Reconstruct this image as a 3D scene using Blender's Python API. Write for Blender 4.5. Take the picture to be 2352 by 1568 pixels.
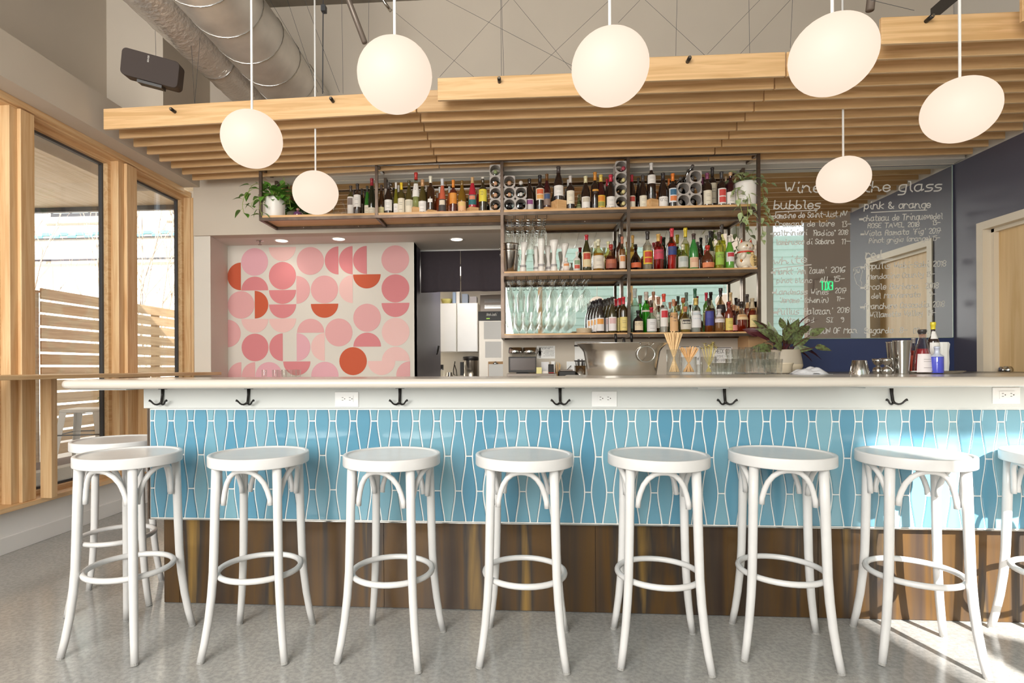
import bpy, bmesh, math, random
from mathutils import Vector, Matrix
random.seed(7)
S = bpy.context.scene
C = S.collection
PI = math.pi
for o in list(bpy.data.objects): bpy.data.objects.remove(o)

# ------------------------------------------------------------------ camera
F_PX, CX, CY, ROLL, EYE = 1260.0, 1112.0, 843.4, 0.005, 1.09
PSI = math.atan(0.065)
cd = bpy.data.cameras.new('camera'); cam = bpy.data.objects.new('camera', cd); C.objects.link(cam)
cd.sensor_width = 36; cd.lens = F_PX/2352*36
cd.shift_x = (1176-CX)/2352; cd.shift_y = (CY-784)/2352
cd.clip_start = 0.05; cd.clip_end = 200
R0 = Vector((math.cos(PSI), math.sin(PSI), 0)); U0 = Vector((0,0,1)); F0 = Vector((-math.sin(PSI), math.cos(PSI), 0))
cr, sr = math.cos(ROLL), math.sin(ROLL)
r_ = R0*cr - U0*sr; u_ = R0*sr + U0*cr
M = Matrix((r_, u_, -F0)).transposed().to_4x4(); M.translation = (0,0,EYE)
cam.matrix_world = M
S.camera = cam

def ray(x, y):
    u = x-CX; v = -(y-CY)
    u, v = (u*cr+v*sr)/F_PX, (-u*sr+v*cr)/F_PX
    return R0*u + U0*v + F0
def PY(x, y, Y): r = ray(x, y); t = Y/r.y; return Vector((r.x*t, Y, EYE+r.z*t))
def PX(x, y, X): r = ray(x, y); t = X/r.x; return Vector((X, r.y*t, EYE+r.z*t))
def PZ(x, y, Z): r = ray(x, y); t = (Z-EYE)/r.z; return Vector((r.x*t, r.y*t, Z))

# ------------------------------------------------------------------ light and exposure
S.view_settings.view_transform = 'Standard'
S.view_settings.look = 'None'
S.view_settings.gamma = 1.0
S.view_settings.use_curve_mapping = False
S.view_settings.exposure = 0.52
S.cycles.transparent_max_bounces = 40
W = bpy.data.worlds.new('world'); S.world = W; W.use_nodes = True
bg = W.node_tree.nodes['Background']
bg.inputs[0].default_value = (0.86, 0.93, 1.0, 1); bg.inputs[1].default_value = 1.0
sd = bpy.data.lights.new('sun', 'SUN'); sd.energy = 13; sd.angle = 0.012; sd.color = (1.0, 0.95, 0.88)
sun = bpy.data.objects.new('sun', sd); C.objects.link(sun)
sun.rotation_euler = Vector((-0.2, 1.0, -0.70)).to_track_quat('-Z', 'Y').to_euler()
sun.location = (2, -8, 7)
def area(name, loc, direction, sx, sy, power, col=(1,1,1), portal=False):
    d = bpy.data.lights.new(name, 'AREA'); d.shape = 'RECTANGLE'; d.size = sx; d.size_y = sy; d.energy = power; d.color = col
    o = bpy.data.objects.new(name, d); C.objects.link(o); o.location = loc
    o.rotation_euler = Vector(direction).to_track_quat('-Z', 'Z').to_euler()
    if portal: d.cycles.is_portal = True
    return o
# fill lamp added inside the rear street windows, and daylight at the side windows
area('street_window_fill', (-1.65, -2.23, 2.55), (0.15, 1, 0.02), 2.8, 3.2, 265, (1.0, 0.97, 0.93))
area('side_window_daylight', (-3.35, 1.2, 1.5), (1, 0, 0), 7.0, 2.2, 60, (0.90, 0.95, 1.0))

# ------------------------------------------------------------------ materials
def lin(h):
    if not isinstance(h, str): return tuple(h)+(1,)
    h = h.lstrip('#'); v = [int(h[i:i+2], 16)/255 for i in (0, 2, 4)]
    return tuple(((c+0.055)/1.055)**2.4 if c > 0.04045 else c/12.92 for c in v)+(1,)
MATS = {}
def pm(name, col, rough=0.5, metal=0.0, var=0.0, scale=8.0, bump=0.0, stretch=(1,1,1), spec=0.5, coat=0.0, emit=0.0, col2=None, bscale=None):
    if name in MATS: return MATS[name]
    m = bpy.data.materials.new(name); m.use_nodes = True
    nt = m.node_tree; b = nt.nodes['Principled BSDF']
    c = lin(col); b.inputs['Base Color'].default_value = c
    b.inputs['Roughness'].default_value = rough; b.inputs['Metallic'].default_value = metal
    b.inputs['Specular IOR Level'].default_value = spec; b.inputs['Coat Weight'].default_value = coat
    if emit: b.inputs['Emission Color'].default_value = c; b.inputs['Emission Strength'].default_value = emit
    if var or bump or col2:
        tc = nt.nodes.new('ShaderNodeTexCoord'); mp = nt.nodes.new('ShaderNodeMapping'); mp.inputs['Scale'].default_value = stretch
        nz = nt.nodes.new('ShaderNodeTexNoise'); nz.inputs['Scale'].default_value = scale; nz.inputs['Detail'].default_value = 5
        nt.links.new(tc.outputs['Object'], mp.inputs[0]); nt.links.new(mp.outputs[0], nz.inputs['Vector'])
        if var or col2:
            rp = nt.nodes.new('ShaderNodeValToRGB'); rp.color_ramp.elements[0].position = 0.32; rp.color_ramp.elements[1].position = 0.68
            a = c if col2 else tuple(v*(1-var) for v in c[:3])+(1,)
            d = lin(col2) if col2 else tuple(min(1, v*(1+var)) for v in c[:3])+(1,)
            rp.color_ramp.elements[0].color = a; rp.color_ramp.elements[1].color = d
            nt.links.new(nz.outputs['Fac'], rp.inputs[0]); nt.links.new(rp.outputs[0], b.inputs['Base Color'])
        if bump:
            bp = nt.nodes.new('ShaderNodeBump'); bp.inputs['Strength'].default_value = bump; bp.inputs['Distance'].default_value = 0.01
            src = nz
            if bscale:
                src = nt.nodes.new('ShaderNodeTexNoise'); src.inputs['Scale'].default_value = bscale; nt.links.new(mp.outputs[0], src.inputs['Vector'])
            nt.links.new(src.outputs['Fac'], bp.inputs['Height']); nt.links.new(bp.outputs[0], b.inputs['Normal'])
    MATS[name] = m; return m
def thin(name, col=(1,1,1), refl=0.35, tint=1.0, edge=0.75, rough=0.02):
    """thin clear glass: tinted transparency with reflections growing towards the edges"""
    if name in MATS: return MATS[name]
    m = bpy.data.materials.new(name); m.use_nodes = True; nt = m.node_tree; nt.nodes.clear()
    out = nt.nodes.new('ShaderNodeOutputMaterial'); mx = nt.nodes.new('ShaderNodeMixShader')
    tr = nt.nodes.new('ShaderNodeBsdfTransparent'); gl = nt.nodes.new('ShaderNodeBsdfGlossy'); gl.inputs['Roughness'].default_value = rough
    gl.inputs['Color'].default_value = (0.9,0.93,0.93,1)
    lw = nt.nodes.new('ShaderNodeLayerWeight'); lw.inputs[0].default_value = refl
    cr_ = nt.nodes.new('ShaderNodeMath'); cr_.operation = 'MULTIPLY'; cr_.inputs[1].default_value = edge
    c = lin(col); tr.inputs[0].default_value = tuple(v*tint for v in c[:3])+(1,)
    nt.links.new(lw.outputs['Facing'], cr_.inputs[0]); nt.links.new(cr_.outputs[0], mx.inputs[0])
    nt.links.new(tr.outputs[0], mx.inputs[1]); nt.links.new(gl.outputs[0], mx.inputs[2]); nt.links.new(mx.outputs[0], out.inputs[0])
    MATS[name] = m; return m
def wood(name, c1, c2, axis='X', rough=0.45, scale=5.0, rnd=0.14):
    if name in MATS: return MATS[name]
    m = bpy.data.materials.new(name); m.use_nodes = True; nt = m.node_tree; b = nt.nodes['Principled BSDF']
    b.inputs['Roughness'].default_value = rough
    tc = nt.nodes.new('ShaderNodeTexCoord'); mp = nt.nodes.new('ShaderNodeMapping')
    mp.inputs['Scale'].default_value = {'X': (0.35,7,7), 'Y': (7,0.35,7), 'Z': (7,7,0.35)}[axis]
    oi = nt.nodes.new('ShaderNodeObjectInfo')
    ad = nt.nodes.new('ShaderNodeVectorMath'); ad.operation = 'ADD'
    ml = nt.nodes.new('ShaderNodeMath'); ml.operation = 'MULTIPLY'; ml.inputs[1].default_value = 30
    nt.links.new(oi.outputs['Random'], ml.inputs[0]); nt.links.new(tc.outputs['Object'], ad.inputs[0]); nt.links.new(ml.outputs[0], ad.inputs[1])
    nt.links.new(ad.outputs[0], mp.inputs[0])
    nz = nt.nodes.new('ShaderNodeTexNoise'); nz.inputs['Scale'].default_value = scale; nz.inputs['Detail'].default_value = 7; nz.inputs['Distortion'].default_value = 0.9
    nt.links.new(mp.outputs[0], nz.inputs['Vector'])
    rp = nt.nodes.new('ShaderNodeValToRGB'); rp.color_ramp.elements[0].position = 0.35; rp.color_ramp.elements[1].position = 0.62
    rp.color_ramp.elements[0].color = lin(c1); rp.color_ramp.elements[1].color = lin(c2)
    nt.links.new(nz.outputs['Fac'], rp.inputs[0])
    hs = nt.nodes.new('ShaderNodeHueSaturation')
    mr = nt.nodes.new('ShaderNodeMapRange'); mr.inputs['To Min'].default_value = 1-rnd; mr.inputs['To Max'].default_value = 1+rnd
    nt.links.new(oi.outputs['Random'], mr.inputs[0]); nt.links.new(mr.outputs[0], hs.inputs['Value'])
    nt.links.new(rp.outputs[0], hs.inputs['Color']); nt.links.new(hs.outputs[0], b.inputs['Base Color'])
    bp = nt.nodes.new('ShaderNodeBump'); bp.inputs['Strength'].default_value = 0.12; bp.inputs['Distance'].default_value = 0.004
    nt.links.new(nz.outputs['Fac'], bp.inputs['Height']); nt.links.new(bp.outputs[0], b.inputs['Normal'])
    MATS[name] = m; return m

m_wall = pm('wall_paint', '#c8bdae', 0.85, var=0.02, scale=3)
m_wallw = pm('wall_paint_white', '#d8d2c8', 0.8, var=0.015, scale=3)
m_beam = pm('soffit_paint', '#d9d2c8', 0.8)
m_darkwall = pm('dark_blue_wall_paint', '#4d4b58', 0.42, var=0.05, scale=2)
m_navy = pm('navy_wall_paint', '#38436a', 0.5, var=0.05, scale=3)
m_hall = pm('hall_wall_paint', '#b9aaa3', 0.7)
m_white = pm('white_paint_gloss', '#eeedeb', 0.32, var=0.015, scale=6)
m_stool = pm('stool_white_paint', '#d3d1cf', 0.30, var=0.03, scale=14, bump=0.02)
m_fascia = pm('fascia_white', '#cfd1ce', 0.45)
m_count = pm('counter_solid_white', '#c3bbb0', 0.20, var=0.02, scale=5)
m_oak = wood('oak_slat', '#c39b6a', '#dab485')
m_oakedge = pm('oak_slat_edge', '#d8b78c', 0.5)
m_oaks = wood('oak_shelf', '#cf9f69', '#e0b682', rnd=0.05)
m_fir = wood('fir_window', '#d2a777', '#e5c496', 'Z', rnd=0.05)
m_firy = wood('fir_window_rail', '#d2a777', '#e5c496', 'Y', rnd=0.05)
m_maple = wood('maple_door', '#d6b27c', '#e6c695', 'Z', rnd=0.03, scale=2.5)
m_trim = pm('cream_trim', '#e6dac6', 0.45)
m_fence = wood('cedar_fence', '#b99a74', '#d2b48c', 'Y', rough=0.7, rnd=0.08)
m_soffit = wood('cedar_soffit', '#dcc4a0', '#efdcbe', 'Y', rough=0.6, rnd=0.02)
m_steel = pm('raw_steel', '#6a5b50', 0.38, 0.75, var=0.25, scale=12, bump=0.03)
m_black = pm('black_metal', '#2b2826', 0.4, 0.5)
m_blackp = pm('black_plastic', '#2a2624', 0.5)
m_dgrey = pm('dark_grey_frame', '#4b4c50', 0.5)
m_chrome = pm('polished_steel', '#c9c7c3', 0.16, 1.0)
m_brush = pm('brushed_steel', '#cfcac2', 0.22, 1.0, var=0.04, scale=20, stretch=(1,1,0.05))
m_mirror = pm('mirror_silver', '#e9ebe8', 0.015, 1.0)
m_grout = pm('grout_white', '#e8e6e1', 0.6)
m_duct = pm('galvanised_duct', '#dedad4', 0.36, 0.4, var=0.12, scale=5)
m_foil = pm('foil_duct', '#eae5de', 0.26, 0.5, bump=0.9, scale=34, bscale=34)
m_conc = pm('concrete_deck', '#8b8377', 0.8, var=0.15, scale=4, bump=0.2)
m_concw = pm('concrete_block', '#b4ada3', 0.85, var=0.08, scale=2)
m_noren = pm('charcoal_cloth', '#3b3338', 0.9, var=0.04, scale=30)
m_glassw = thin('window_glass', (1,1,1), 0.25, 0.88, 0.35)
m_glass = thin('clear_glass', (0.985,0.99,0.985), 0.32, 1.0, 0.5)
m_mint = pm('mint_siding', '#b9cfc2', 0.7, var=0.03)
m_ext = pm('white_stucco', '#eeeae0', 0.9)
m_brick = pm('pale_brick', '#e2c7b4', 0.9, var=0.06, scale=20)
m_aqua = pm('aqua_tile', '#6fd0e0', 0.4)
m_bark = pm('birch_bark', '#b3a394', 0.8, var=0.2, scale=30)
m_paver = pm('grey_pavers', '#d3cfca', 0.85, var=0.08, scale=3)
m_mulch = pm('bark_mulch', '#6b5548', 0.95, var=0.4, scale=40, bump=1.0)
m_leaf = pm('leaf_green', '#5e8f35', 0.45, var=0.25, scale=25)
m_leaf2 = pm('leaf_variegated', '#8aa86a', 0.5, col2='#d6dcae', scale=30)
m_leafd = pm('leaf_dark', '#4a3a2e', 0.4, col2='#7b8f55', scale=60)
m_leafp = pm('leaf_maroon', '#5a2c30', 0.4, var=0.2, scale=20)
m_shrub = pm('shrub_leaf', '#8fa877', 0.7, var=0.3, scale=20)
m_pot = pm('white_ceramic_pot', '#ece7e0', 0.4)
m_paper = pm('white_paper', '#eeece8', 0.8)
m_ink = pm('print_ink', '#4a443f', 0.8)
m_chalk = pm('white_marker', '#e2dfd8', 0.7)
m_rubber = pm('grey_rubber', '#9a9894', 0.8)
m_card = pm('kraft_cardboard', '#c19a70', 0.85, var=0.04)
m_cream = pm('cream_ceramic', '#ead9bd', 0.4)
m_straw = pm('wheat_straw', '#e6c391', 0.6, var=0.1, scale=20)
m_straw2 = pm('tan_stirrer', '#dcae78', 0.6, var=0.1, scale=20)
m_dry = pm('dried_flower', '#c7b56e', 0.8, var=0.15, scale=30)
m_hvac = pm('appliance_brown_steel', '#8b7f75', 0.4, 0.4)

# floor: polished concrete with aggregate
def floor_mat():
    m = bpy.data.materials.new('polished_concrete'); m.use_nodes = True; nt = m.node_tree; b = nt.nodes['Principled BSDF']
    tc = nt.nodes.new('ShaderNodeTexCoord')
    n1 = nt.nodes.new('ShaderNodeTexNoise'); n1.inputs['Scale'].default_value = 1.6; n1.inputs['Detail'].default_value = 6
    n2 = nt.nodes.new('ShaderNodeTexVoronoi'); n2.inputs['Scale'].default_value = 95
    n3 = nt.nodes.new('ShaderNodeTexNoise'); n3.inputs['Scale'].default_value = 60; n3.inputs['Detail'].default_value = 3
    for n in (n1,n2,n3): nt.links.new(tc.outputs['Object'], n.inputs['Vector'])
    r1 = nt.nodes.new('ShaderNodeValToRGB'); r1.color_ramp.elements[0].position = .35; r1.color_ramp.elements[1].position = .65
    r1.color_ramp.elements[0].color = lin('#979897'); r1.color_ramp.elements[1].color = lin('#aeada9')
    nt.links.new(n1.outputs['Fac'], r1.inputs[0])
    r2 = nt.nodes.new('ShaderNodeValToRGB'); r2.color_ramp.elements[0].position = .0; r2.color_ramp.elements[1].position = .22
    r2.color_ramp.elements[0].color = (0.45,0.42,0.40,1); r2.color_ramp.elements[1].color = (1,1,1,1)
    nt.links.new(n2.outputs['Distance'], r2.inputs[0])
    r3 = nt.nodes.new('ShaderNodeValToRGB'); r3.color_ramp.elements[0].position = .40; r3.color_ramp.elements[1].position = .60
    r3.color_ramp.elements[0].color = (0.84,0.83,0.82,1); r3.color_ramp.elements[1].color = (1.1,1.08,1.05,1)
    nt.links.new(n3.outputs['Fac'], r3.inputs[0])
    mx = nt.nodes.new('ShaderNodeMix'); mx.data_type = 'RGBA'; mx.blend_type = 'MULTIPLY'; mx.inputs[0].default_value = 0.8
    nt.links.new(r1.outputs[0], mx.inputs[6]); nt.links.new(r2.outputs[0], mx.inputs[7])
    m2 = nt.nodes.new('ShaderNodeMix'); m2.data_type = 'RGBA'; m2.blend_type = 'MULTIPLY'; m2.inputs[0].default_value = 0.8
    nt.links.new(mx.outputs[2], m2.inputs[6]); nt.links.new(r3.outputs[0], m2.inputs[7])
    nt.links.new(m2.outputs[2], b.inputs['Base Color'])
    b.inputs['Roughness'].default_value = 0.15; b.inputs['Specular IOR Level'].default_value = 0.6
    return m
m_floor = floor_mat()
# dark patinated metal kick panel with vertical brown streaks
def kick_mat():
    m = bpy.data.materials.new('patina_metal'); m.use_nodes = True; nt = m.node_tree; b = nt.nodes['Principled BSDF']
    tc = nt.nodes.new('ShaderNodeTexCoord'); mp = nt.nodes.new('ShaderNodeMapping'); mp.inputs['Scale'].default_value = (1,1,0.06)
    n1 = nt.nodes.new('ShaderNodeTexNoise'); n1.inputs['Scale'].default_value = 7.5; n1.inputs['Detail'].default_value = 6; n1.inputs['Distortion'].default_value = 0.4
    nt.links.new(tc.outputs['Object'], mp.inputs[0]); nt.links.new(mp.outputs[0], n1.inputs['Vector'])
    rp = nt.nodes.new('ShaderNodeValToRGB'); e = rp.color_ramp.elements
    e[0].position = .28; e[0].color = lin('#332b2a'); e[1].position = .70; e[1].color = lin('#93733c')
    for p, c in ((.42,'#4a3a2c'),(.52,'#5c4324'),(.60,'#3b3430')):
        q = e.new(p); q.color = lin(c)
    nt.links.new(n1.outputs['Fac'], rp.inputs[0]); nt.links.new(rp.outputs[0], b.inputs['Base Color'])
    b.inputs['Metallic'].default_value = 0.25; b.inputs['Roughness'].default_value = 0.30
    return m
m_kick = kick_mat()
# glazed tile, each tile its own shade through a colour attribute
def tile_mat():
    m = bpy.data.materials.new('blue_glazed_tile'); m.use_nodes = True; nt = m.node_tree; b = nt.nodes['Principled BSDF']
    at = nt.nodes.new('ShaderNodeAttribute'); at.attribute_name = 'shade'
    rp = nt.nodes.new('ShaderNodeValToRGB'); e = rp.color_ramp.elements
    e[0].position = 0; e[0].color = lin('#558aa3'); e[1].position = 1; e[1].color = lin('#7ba4b1')
    nt.links.new(at.outputs['Fac'], rp.inputs[0]); nt.links.new(rp.outputs[0], b.inputs['Base Color'])
    b.inputs['Roughness'].default_value = 0.10; b.inputs['Specular IOR Level'].default_value = 0.6
    return m
m_tile = tile_mat()
def lampmat():
    m = bpy.data.materials.new('opal_glass_lit'); m.use_nodes = True; nt = m.node_tree; b = nt.nodes['Principled BSDF']
    b.inputs['Base Color'].default_value = (0.12,0.11,0.10,1); b.inputs['Roughness'].default_value = 0.6
    b.inputs['Emission Color'].default_value = (1.0, 0.80, 0.64, 1); b.inputs['Emission Strength'].default_value = 0.66
    return m
m_lamp = lampmat()

# ------------------------------------------------------------------ mesh helpers
class MB:
    def __init__(s): s.v = []; s.f = []; s.m = []; s.cur = 0; s.sm = []; s.smooth = False
    def add(s, vs, fs):
        o = len(s.v); s.v += [tuple(v) for v in vs]
        for f in fs: s.f.append([i+o for i in f]); s.m.append(s.cur); s.sm.append(s.smooth)
        return s
    def box(s, x0, x1, y0, y1, z0, z1):
        return s.add([(x0,y0,z0),(x1,y0,z0),(x1,y1,z0),(x0,y1,z0),(x0,y0,z1),(x1,y0,z1),(x1,y1,z1),(x0,y1,z1)],
                     [(0,3,2,1),(4,5,6,7),(0,1,5,4),(1,2,6,5),(2,3,7,6),(3,0,4,7)])
    def hexa(s, a, b, w, h):   # board from a to b (centres), width w in y, height h in z
        a = Vector(a); b = Vector(b)
        vs = [(p.x, p.y+dy, p.z+dz) for p in (a, b) for dy, dz in ((-w/2,-h/2),(w/2,-h/2),(w/2,h/2),(-w/2,h/2))]
        return s.add(vs, [(0,1,2,3),(7,6,5,4),(0,4,5,1),(1,5,6,2),(2,6,7,3),(3,7,4,0)])
    def tube(s, pts, r, n=8, cap=True, closed=False):
        pts = [Vector(p) for p in pts]; N = len(pts)
        rs = r if isinstance(r, (list, tuple)) else [r]*N
        vs = []; prev = None
        for i, p in enumerate(pts):
            if closed: t = pts[(i+1)%N]-pts[i-1]
            else: t = pts[min(i+1,N-1)]-pts[max(i-1,0)]
            if t.length < 1e-9: t = Vector((0,0,1))
            t.normalize()
            if prev is None:
                a = Vector((0,0,1)) if abs(t.z) < 0.9 else Vector((1,0,0)); nrm = t.cross(a).normalized()
            else:
                nrm = prev - t*prev.dot(t)
                nrm = nrm.normalized() if nrm.length > 1e-6 else t.orthogonal().normalized()
            prev = nrm; b = t.cross(nrm)
            for k in range(n):
                a = 2*PI*k/n; vs.append(p + (nrm*math.cos(a)+b*math.sin(a))*rs[i])
        fs = []
        for i in range(N if closed else N-1):
            j = (i+1)%N
            for k in range(n): fs.append((i*n+k, i*n+(k+1)%n, j*n+(k+1)%n, j*n+k))
        if cap and not closed: fs.append(tuple(range(n))[::-1]); fs.append(tuple((N-1)*n+k for k in range(n)))
        return s.add(vs, fs)
    def lathe(s, prof, n=24, c=(0,0,0), cap0=True, cap1=True, sx=1, sy=1):
        vs = []; fs = []
        for r, z in prof:
            for k in range(n):
                a = 2*PI*k/n; vs.append((c[0]+r*math.cos(a)*sx, c[1]+r*math.sin(a)*sy, c[2]+z))
        for i in range(len(prof)-1):
            for k in range(n): fs.append((i*n+k, i*n+(k+1)%n, (i+1)*n+(k+1)%n, (i+1)*n+k))
        if cap0 and prof[0][0] > 1e-4: fs.append(tuple(range(n))[::-1])
        if cap1 and prof[-1][0] > 1e-4: fs.append(tuple((len(prof)-1)*n+k for k in range(n)))
        return s.add(vs, fs)
    def prism(s, poly, z0, z1):
        n = len(poly); vs = [(x,y,z0) for x,y in poly]+[(x,y,z1) for x,y in poly]
        return s.add(vs, [tuple(range(n))[::-1], tuple(range(n,2*n))]+[(i,(i+1)%n,n+(i+1)%n,n+i) for i in range(n)])
    def prismY(s, poly, y0, y1):  # poly in xz
        n = len(poly); vs = [(x,y0,z) for x,z in poly]+[(x,y1,z) for x,z in poly]
        return s.add(vs, [tuple(range(n)), tuple(range(n,2*n))[::-1]]+[(i,n+i,n+(i+1)%n,(i+1)%n) for i in range(n)])
    def prismX(s, poly, x0, x1):  # poly in yz
        n = len(poly); vs = [(x0,y,z) for y,z in poly]+[(x1,y,z) for y,z in poly]
        return s.add(vs, [tuple(range(n))[::-1], tuple(range(n,2*n))]+[(i,(i+1)%n,n+(i+1)%n,n+i) for i in range(n)])
    def build(s, name, mat, parent=None, bevel=0, seg=2, smooth=None, world=True, base=None):
        off = Vector((0,0,0))
        if parent is not None and world: off = wloc(parent)
        if base is not None: off = off + Vector(base) if parent is None else off
        me = bpy.data.meshes.new(name); me.from_pydata([Vector(v)-off for v in s.v], [], s.f)
        for mt in (mat if isinstance(mat, (list, tuple)) else [mat]): me.materials.append(mt)
        for i, p in enumerate(me.polygons): p.material_index = s.m[i]; p.use_smooth = s.sm[i] if smooth is None else smooth
        bm = bmesh.new(); bm.from_mesh(me); bmesh.ops.recalc_face_normals(bm, faces=bm.faces); bm.to_mesh(me); bm.free()
        me.update()
        o = bpy.data.objects.new(name, me); C.objects.link(o)
        if parent is not None: o.parent = parent
        elif base is not None: o.location = off
        if bevel:
            md = o.modifiers.new('bevel', 'BEVEL'); md.width = bevel; md.segments = seg; md.limit_method = 'ANGLE'; md.angle_limit = 0.6
        if smooth or any(s.sm):
            try: me.shade_smooth_by_angle
            except Exception: pass
        return o
def wloc(o):
    l = Vector(o.location)
    while o.parent is not None: o = o.parent; l = l+Vector(o.location)
    return l
LABELS = {}
def tag(o, label, cat, group=None, kind=None):
    n = len(label.split()); assert 4 <= n <= 16, (n, label)
    LABELS.setdefault(label, []).append((o.name, group))
    o['label'] = label; o['category'] = cat
    if group: o['group'] = group
    if kind: o['kind'] = kind
    return o
def thing(name, loc, label, cat, group=None, rz=0):
    o = bpy.data.objects.new(name, None); C.objects.link(o); o.location = loc; o.rotation_euler = (0,0,rz); o.empty_display_size = 0.05
    return tag(o, label, cat, group)
def struct(name, mb, mat, **k):
    o = mb.build(name, mat, **k); o['kind'] = 'structure'; return o
def dup(o, loc, rz=None, label=None, group=None):
    c = o.copy(); C.objects.link(c); c.location = loc
    if rz is not None: c.rotation_euler = (0,0,rz)
    if label: c['label'] = label; LABELS.setdefault(label, []).append((c.name, c.get('group')))
    if group: c['group'] = group
    for ch in list(o.children):
        d = ch.copy(); C.objects.link(d); d.parent = c
        for g in list(ch.children):
            e = g.copy(); C.objects.link(e); e.parent = d
    return c
def arc(cx, cz, r, a0, a1, n): return [(cx+r*math.cos(a0+(a1-a0)*i/n), cz+r*math.sin(a0+(a1-a0)*i/n)) for i in range(n+1)]
def ordn(i): return ['first','second','third','fourth','fifth','sixth','seventh','eighth','ninth','tenth','eleventh','twelfth','thirteenth','fourteenth','fifteenth','sixteenth','seventeenth','eighteenth','nineteenth','twentieth'][i]

# ------------------------------------------------------------------ single-stroke lettering
GL = {  # polylines on a 4 wide x 6 high cell, descenders below 0
'a':'34 14 03 01 10 20 31;34 30 41','b':'06 00;02 13 23 32 31 20 10 01','c':'33 24 14 03 01 10 20 31','d':'36 30 41;32 23 13 02 01 10 20 31','e':'02 32 33 24 14 03 01 10 20 31',
'f':'36 26 15 10;03 23','g':'34 14 03 01 10 30;34 3a 2b 0b','h':'06 00;02 13 23 32 30 41','i':'13 11 20;16 16','j':'24 2a 1b 0b;26 25','k':'06 00;34 02 30','l':'06 16 11 20','m':'04 00;03 14 20;23 34 40','n':'04 00;02 14 24 33 31 40',
'o':'14 03 01 10 20 31 33 24 14 34','p':'04 0b;03 14 24 33 31 20 10 01','q':'34 3b;34 14 03 01 10 30','r':'04 00;02 14 24 33','s':'34 14 03 12 32 31 20 00','t':'16 11 20 30;04 34','u':'04 01 10 20 31;34 31 40','v':'04 10 34','w':'04 10 23 30 44','x':'04 30;34 00','y':'04 02 12 32;34 3a 2b 0b','z':'04 34 00 30',
'A':'00 26 40;12 32','B':'00 06 26 35 34 23 03;23 32 31 20 00','C':'35 26 16 05 01 10 20 31','D':'00 06 26 34 32 20 00','E':'36 06 00 30;03 23','F':'36 06 00;03 23','G':'35 26 16 05 01 10 20 31 33 23','H':'06 00;36 30;03 33','I':'06 26;16 10;00 20','J':'26 21 10 01','K':'06 00;36 03 30','L':'06 00 30','M':'00 06 23 46 40','N':'00 06 30 36','O':'16 05 01 10 20 31 35 26 16','P':'00 06 26 35 34 23 03','Q':'16 05 01 10 20 31 35 26 16;21 40','R':'00 06 26 35 34 23 03;23 30','S':'35 26 16 05 04 13 23 32 31 20 10 01','T':'06 46;26 20','U':'06 01 10 20 31 36','V':'06 20 46','W':'06 10 24 30 46','X':'06 30;36 00','Y':'06 13 36;13 10','Z':'06 36 00 30',
'0':'16 05 01 10 20 31 35 26 16','1':'05 16 10','2':'05 16 26 35 34 00 30','3':'06 36 14 23 32 31 20 00','4':'06 03 33;36 30','5':'36 06 04 24 33 31 20 00','6':'36 16 03 01 10 20 31 33 22 02','7':'06 36 10;03 33','8':'16 05 04 13 23 32 31 20 10 01 02 13;23 34 35 26 16','9':'34 14 05 16 26 35 31 20','-':'03 33','.':'10 11',',':'11 0a',"'":'16 15',':':'13 14;10 11','(':'26 15 11 20','&':'40 04 05 16 25 02 01 10 30 42',')':'06 15 11 00','/':'00 36','"':'06 05;16 15','~':'04 34','#':'01 31;02 32;03 33','+':'13 33;22 24'}
def gp(t): y = {'a':-1,'b':-2}.get(t[1], None); return (int(t[0]), float(t[1]) if y is None else float(y))
def strokes(txt, jit=0.0, track=1.3):
    x = 0; out = []
    for ch in txt:
        if ch == ' ': x += 3.2; continue
        g = GL.get(ch)
        if g is None: x += 3; continue
        wmax = 0; dy = random.uniform(-jit, jit)*1.6
        for pl in g.split(';'):
            pts = [gp(t) for t in pl.split()]
            wmax = max(wmax, max(p[0] for p in pts))
            out.append([(x+p[0]+random.uniform(-jit,jit), p[1]+dy+random.uniform(-jit,jit)) for p in pts])
        x += wmax+track
    return out, x
def smoothpl(p):   # one round of corner cutting
    if len(p) < 3: return p
    q = [p[0]]
    for a, b in zip(p, p[1:]):
        q += [(a[0]*.75+b[0]*.25, a[1]*.75+b[1]*.25), (a[0]*.25+b[0]*.75, a[1]*.25+b[1]*.75)]
    return q+[p[-1]]
def ribbon(mb, pl, w, fmap):
    """flat stroke of width w along a polyline; fmap maps (s,t) to a 3D point"""
    n = len(pl); L = []; R = []
    for i, p in enumerate(pl):
        a = pl[max(i-1,0)]; b = pl[min(i+1,n-1)]
        dx, dy = b[0]-a[0], b[1]-a[1]; l = math.hypot(dx,dy) or 1; nx, ny = -dy/l*w/2, dx/l*w/2
        e = (-dx/l*w/2, -dy/l*w/2) if i == 0 else ((dx/l*w/2, dy/l*w/2) if i == n-1 else (0,0))
        L.append(fmap(p[0]+nx+e[0], p[1]+ny+e[1])); R.append(fmap(p[0]-nx+e[0], p[1]-ny+e[1]))
    mb.add(L+R, [(i, i+1, n+i+1, n+i) for i in range(n-1)])
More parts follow.
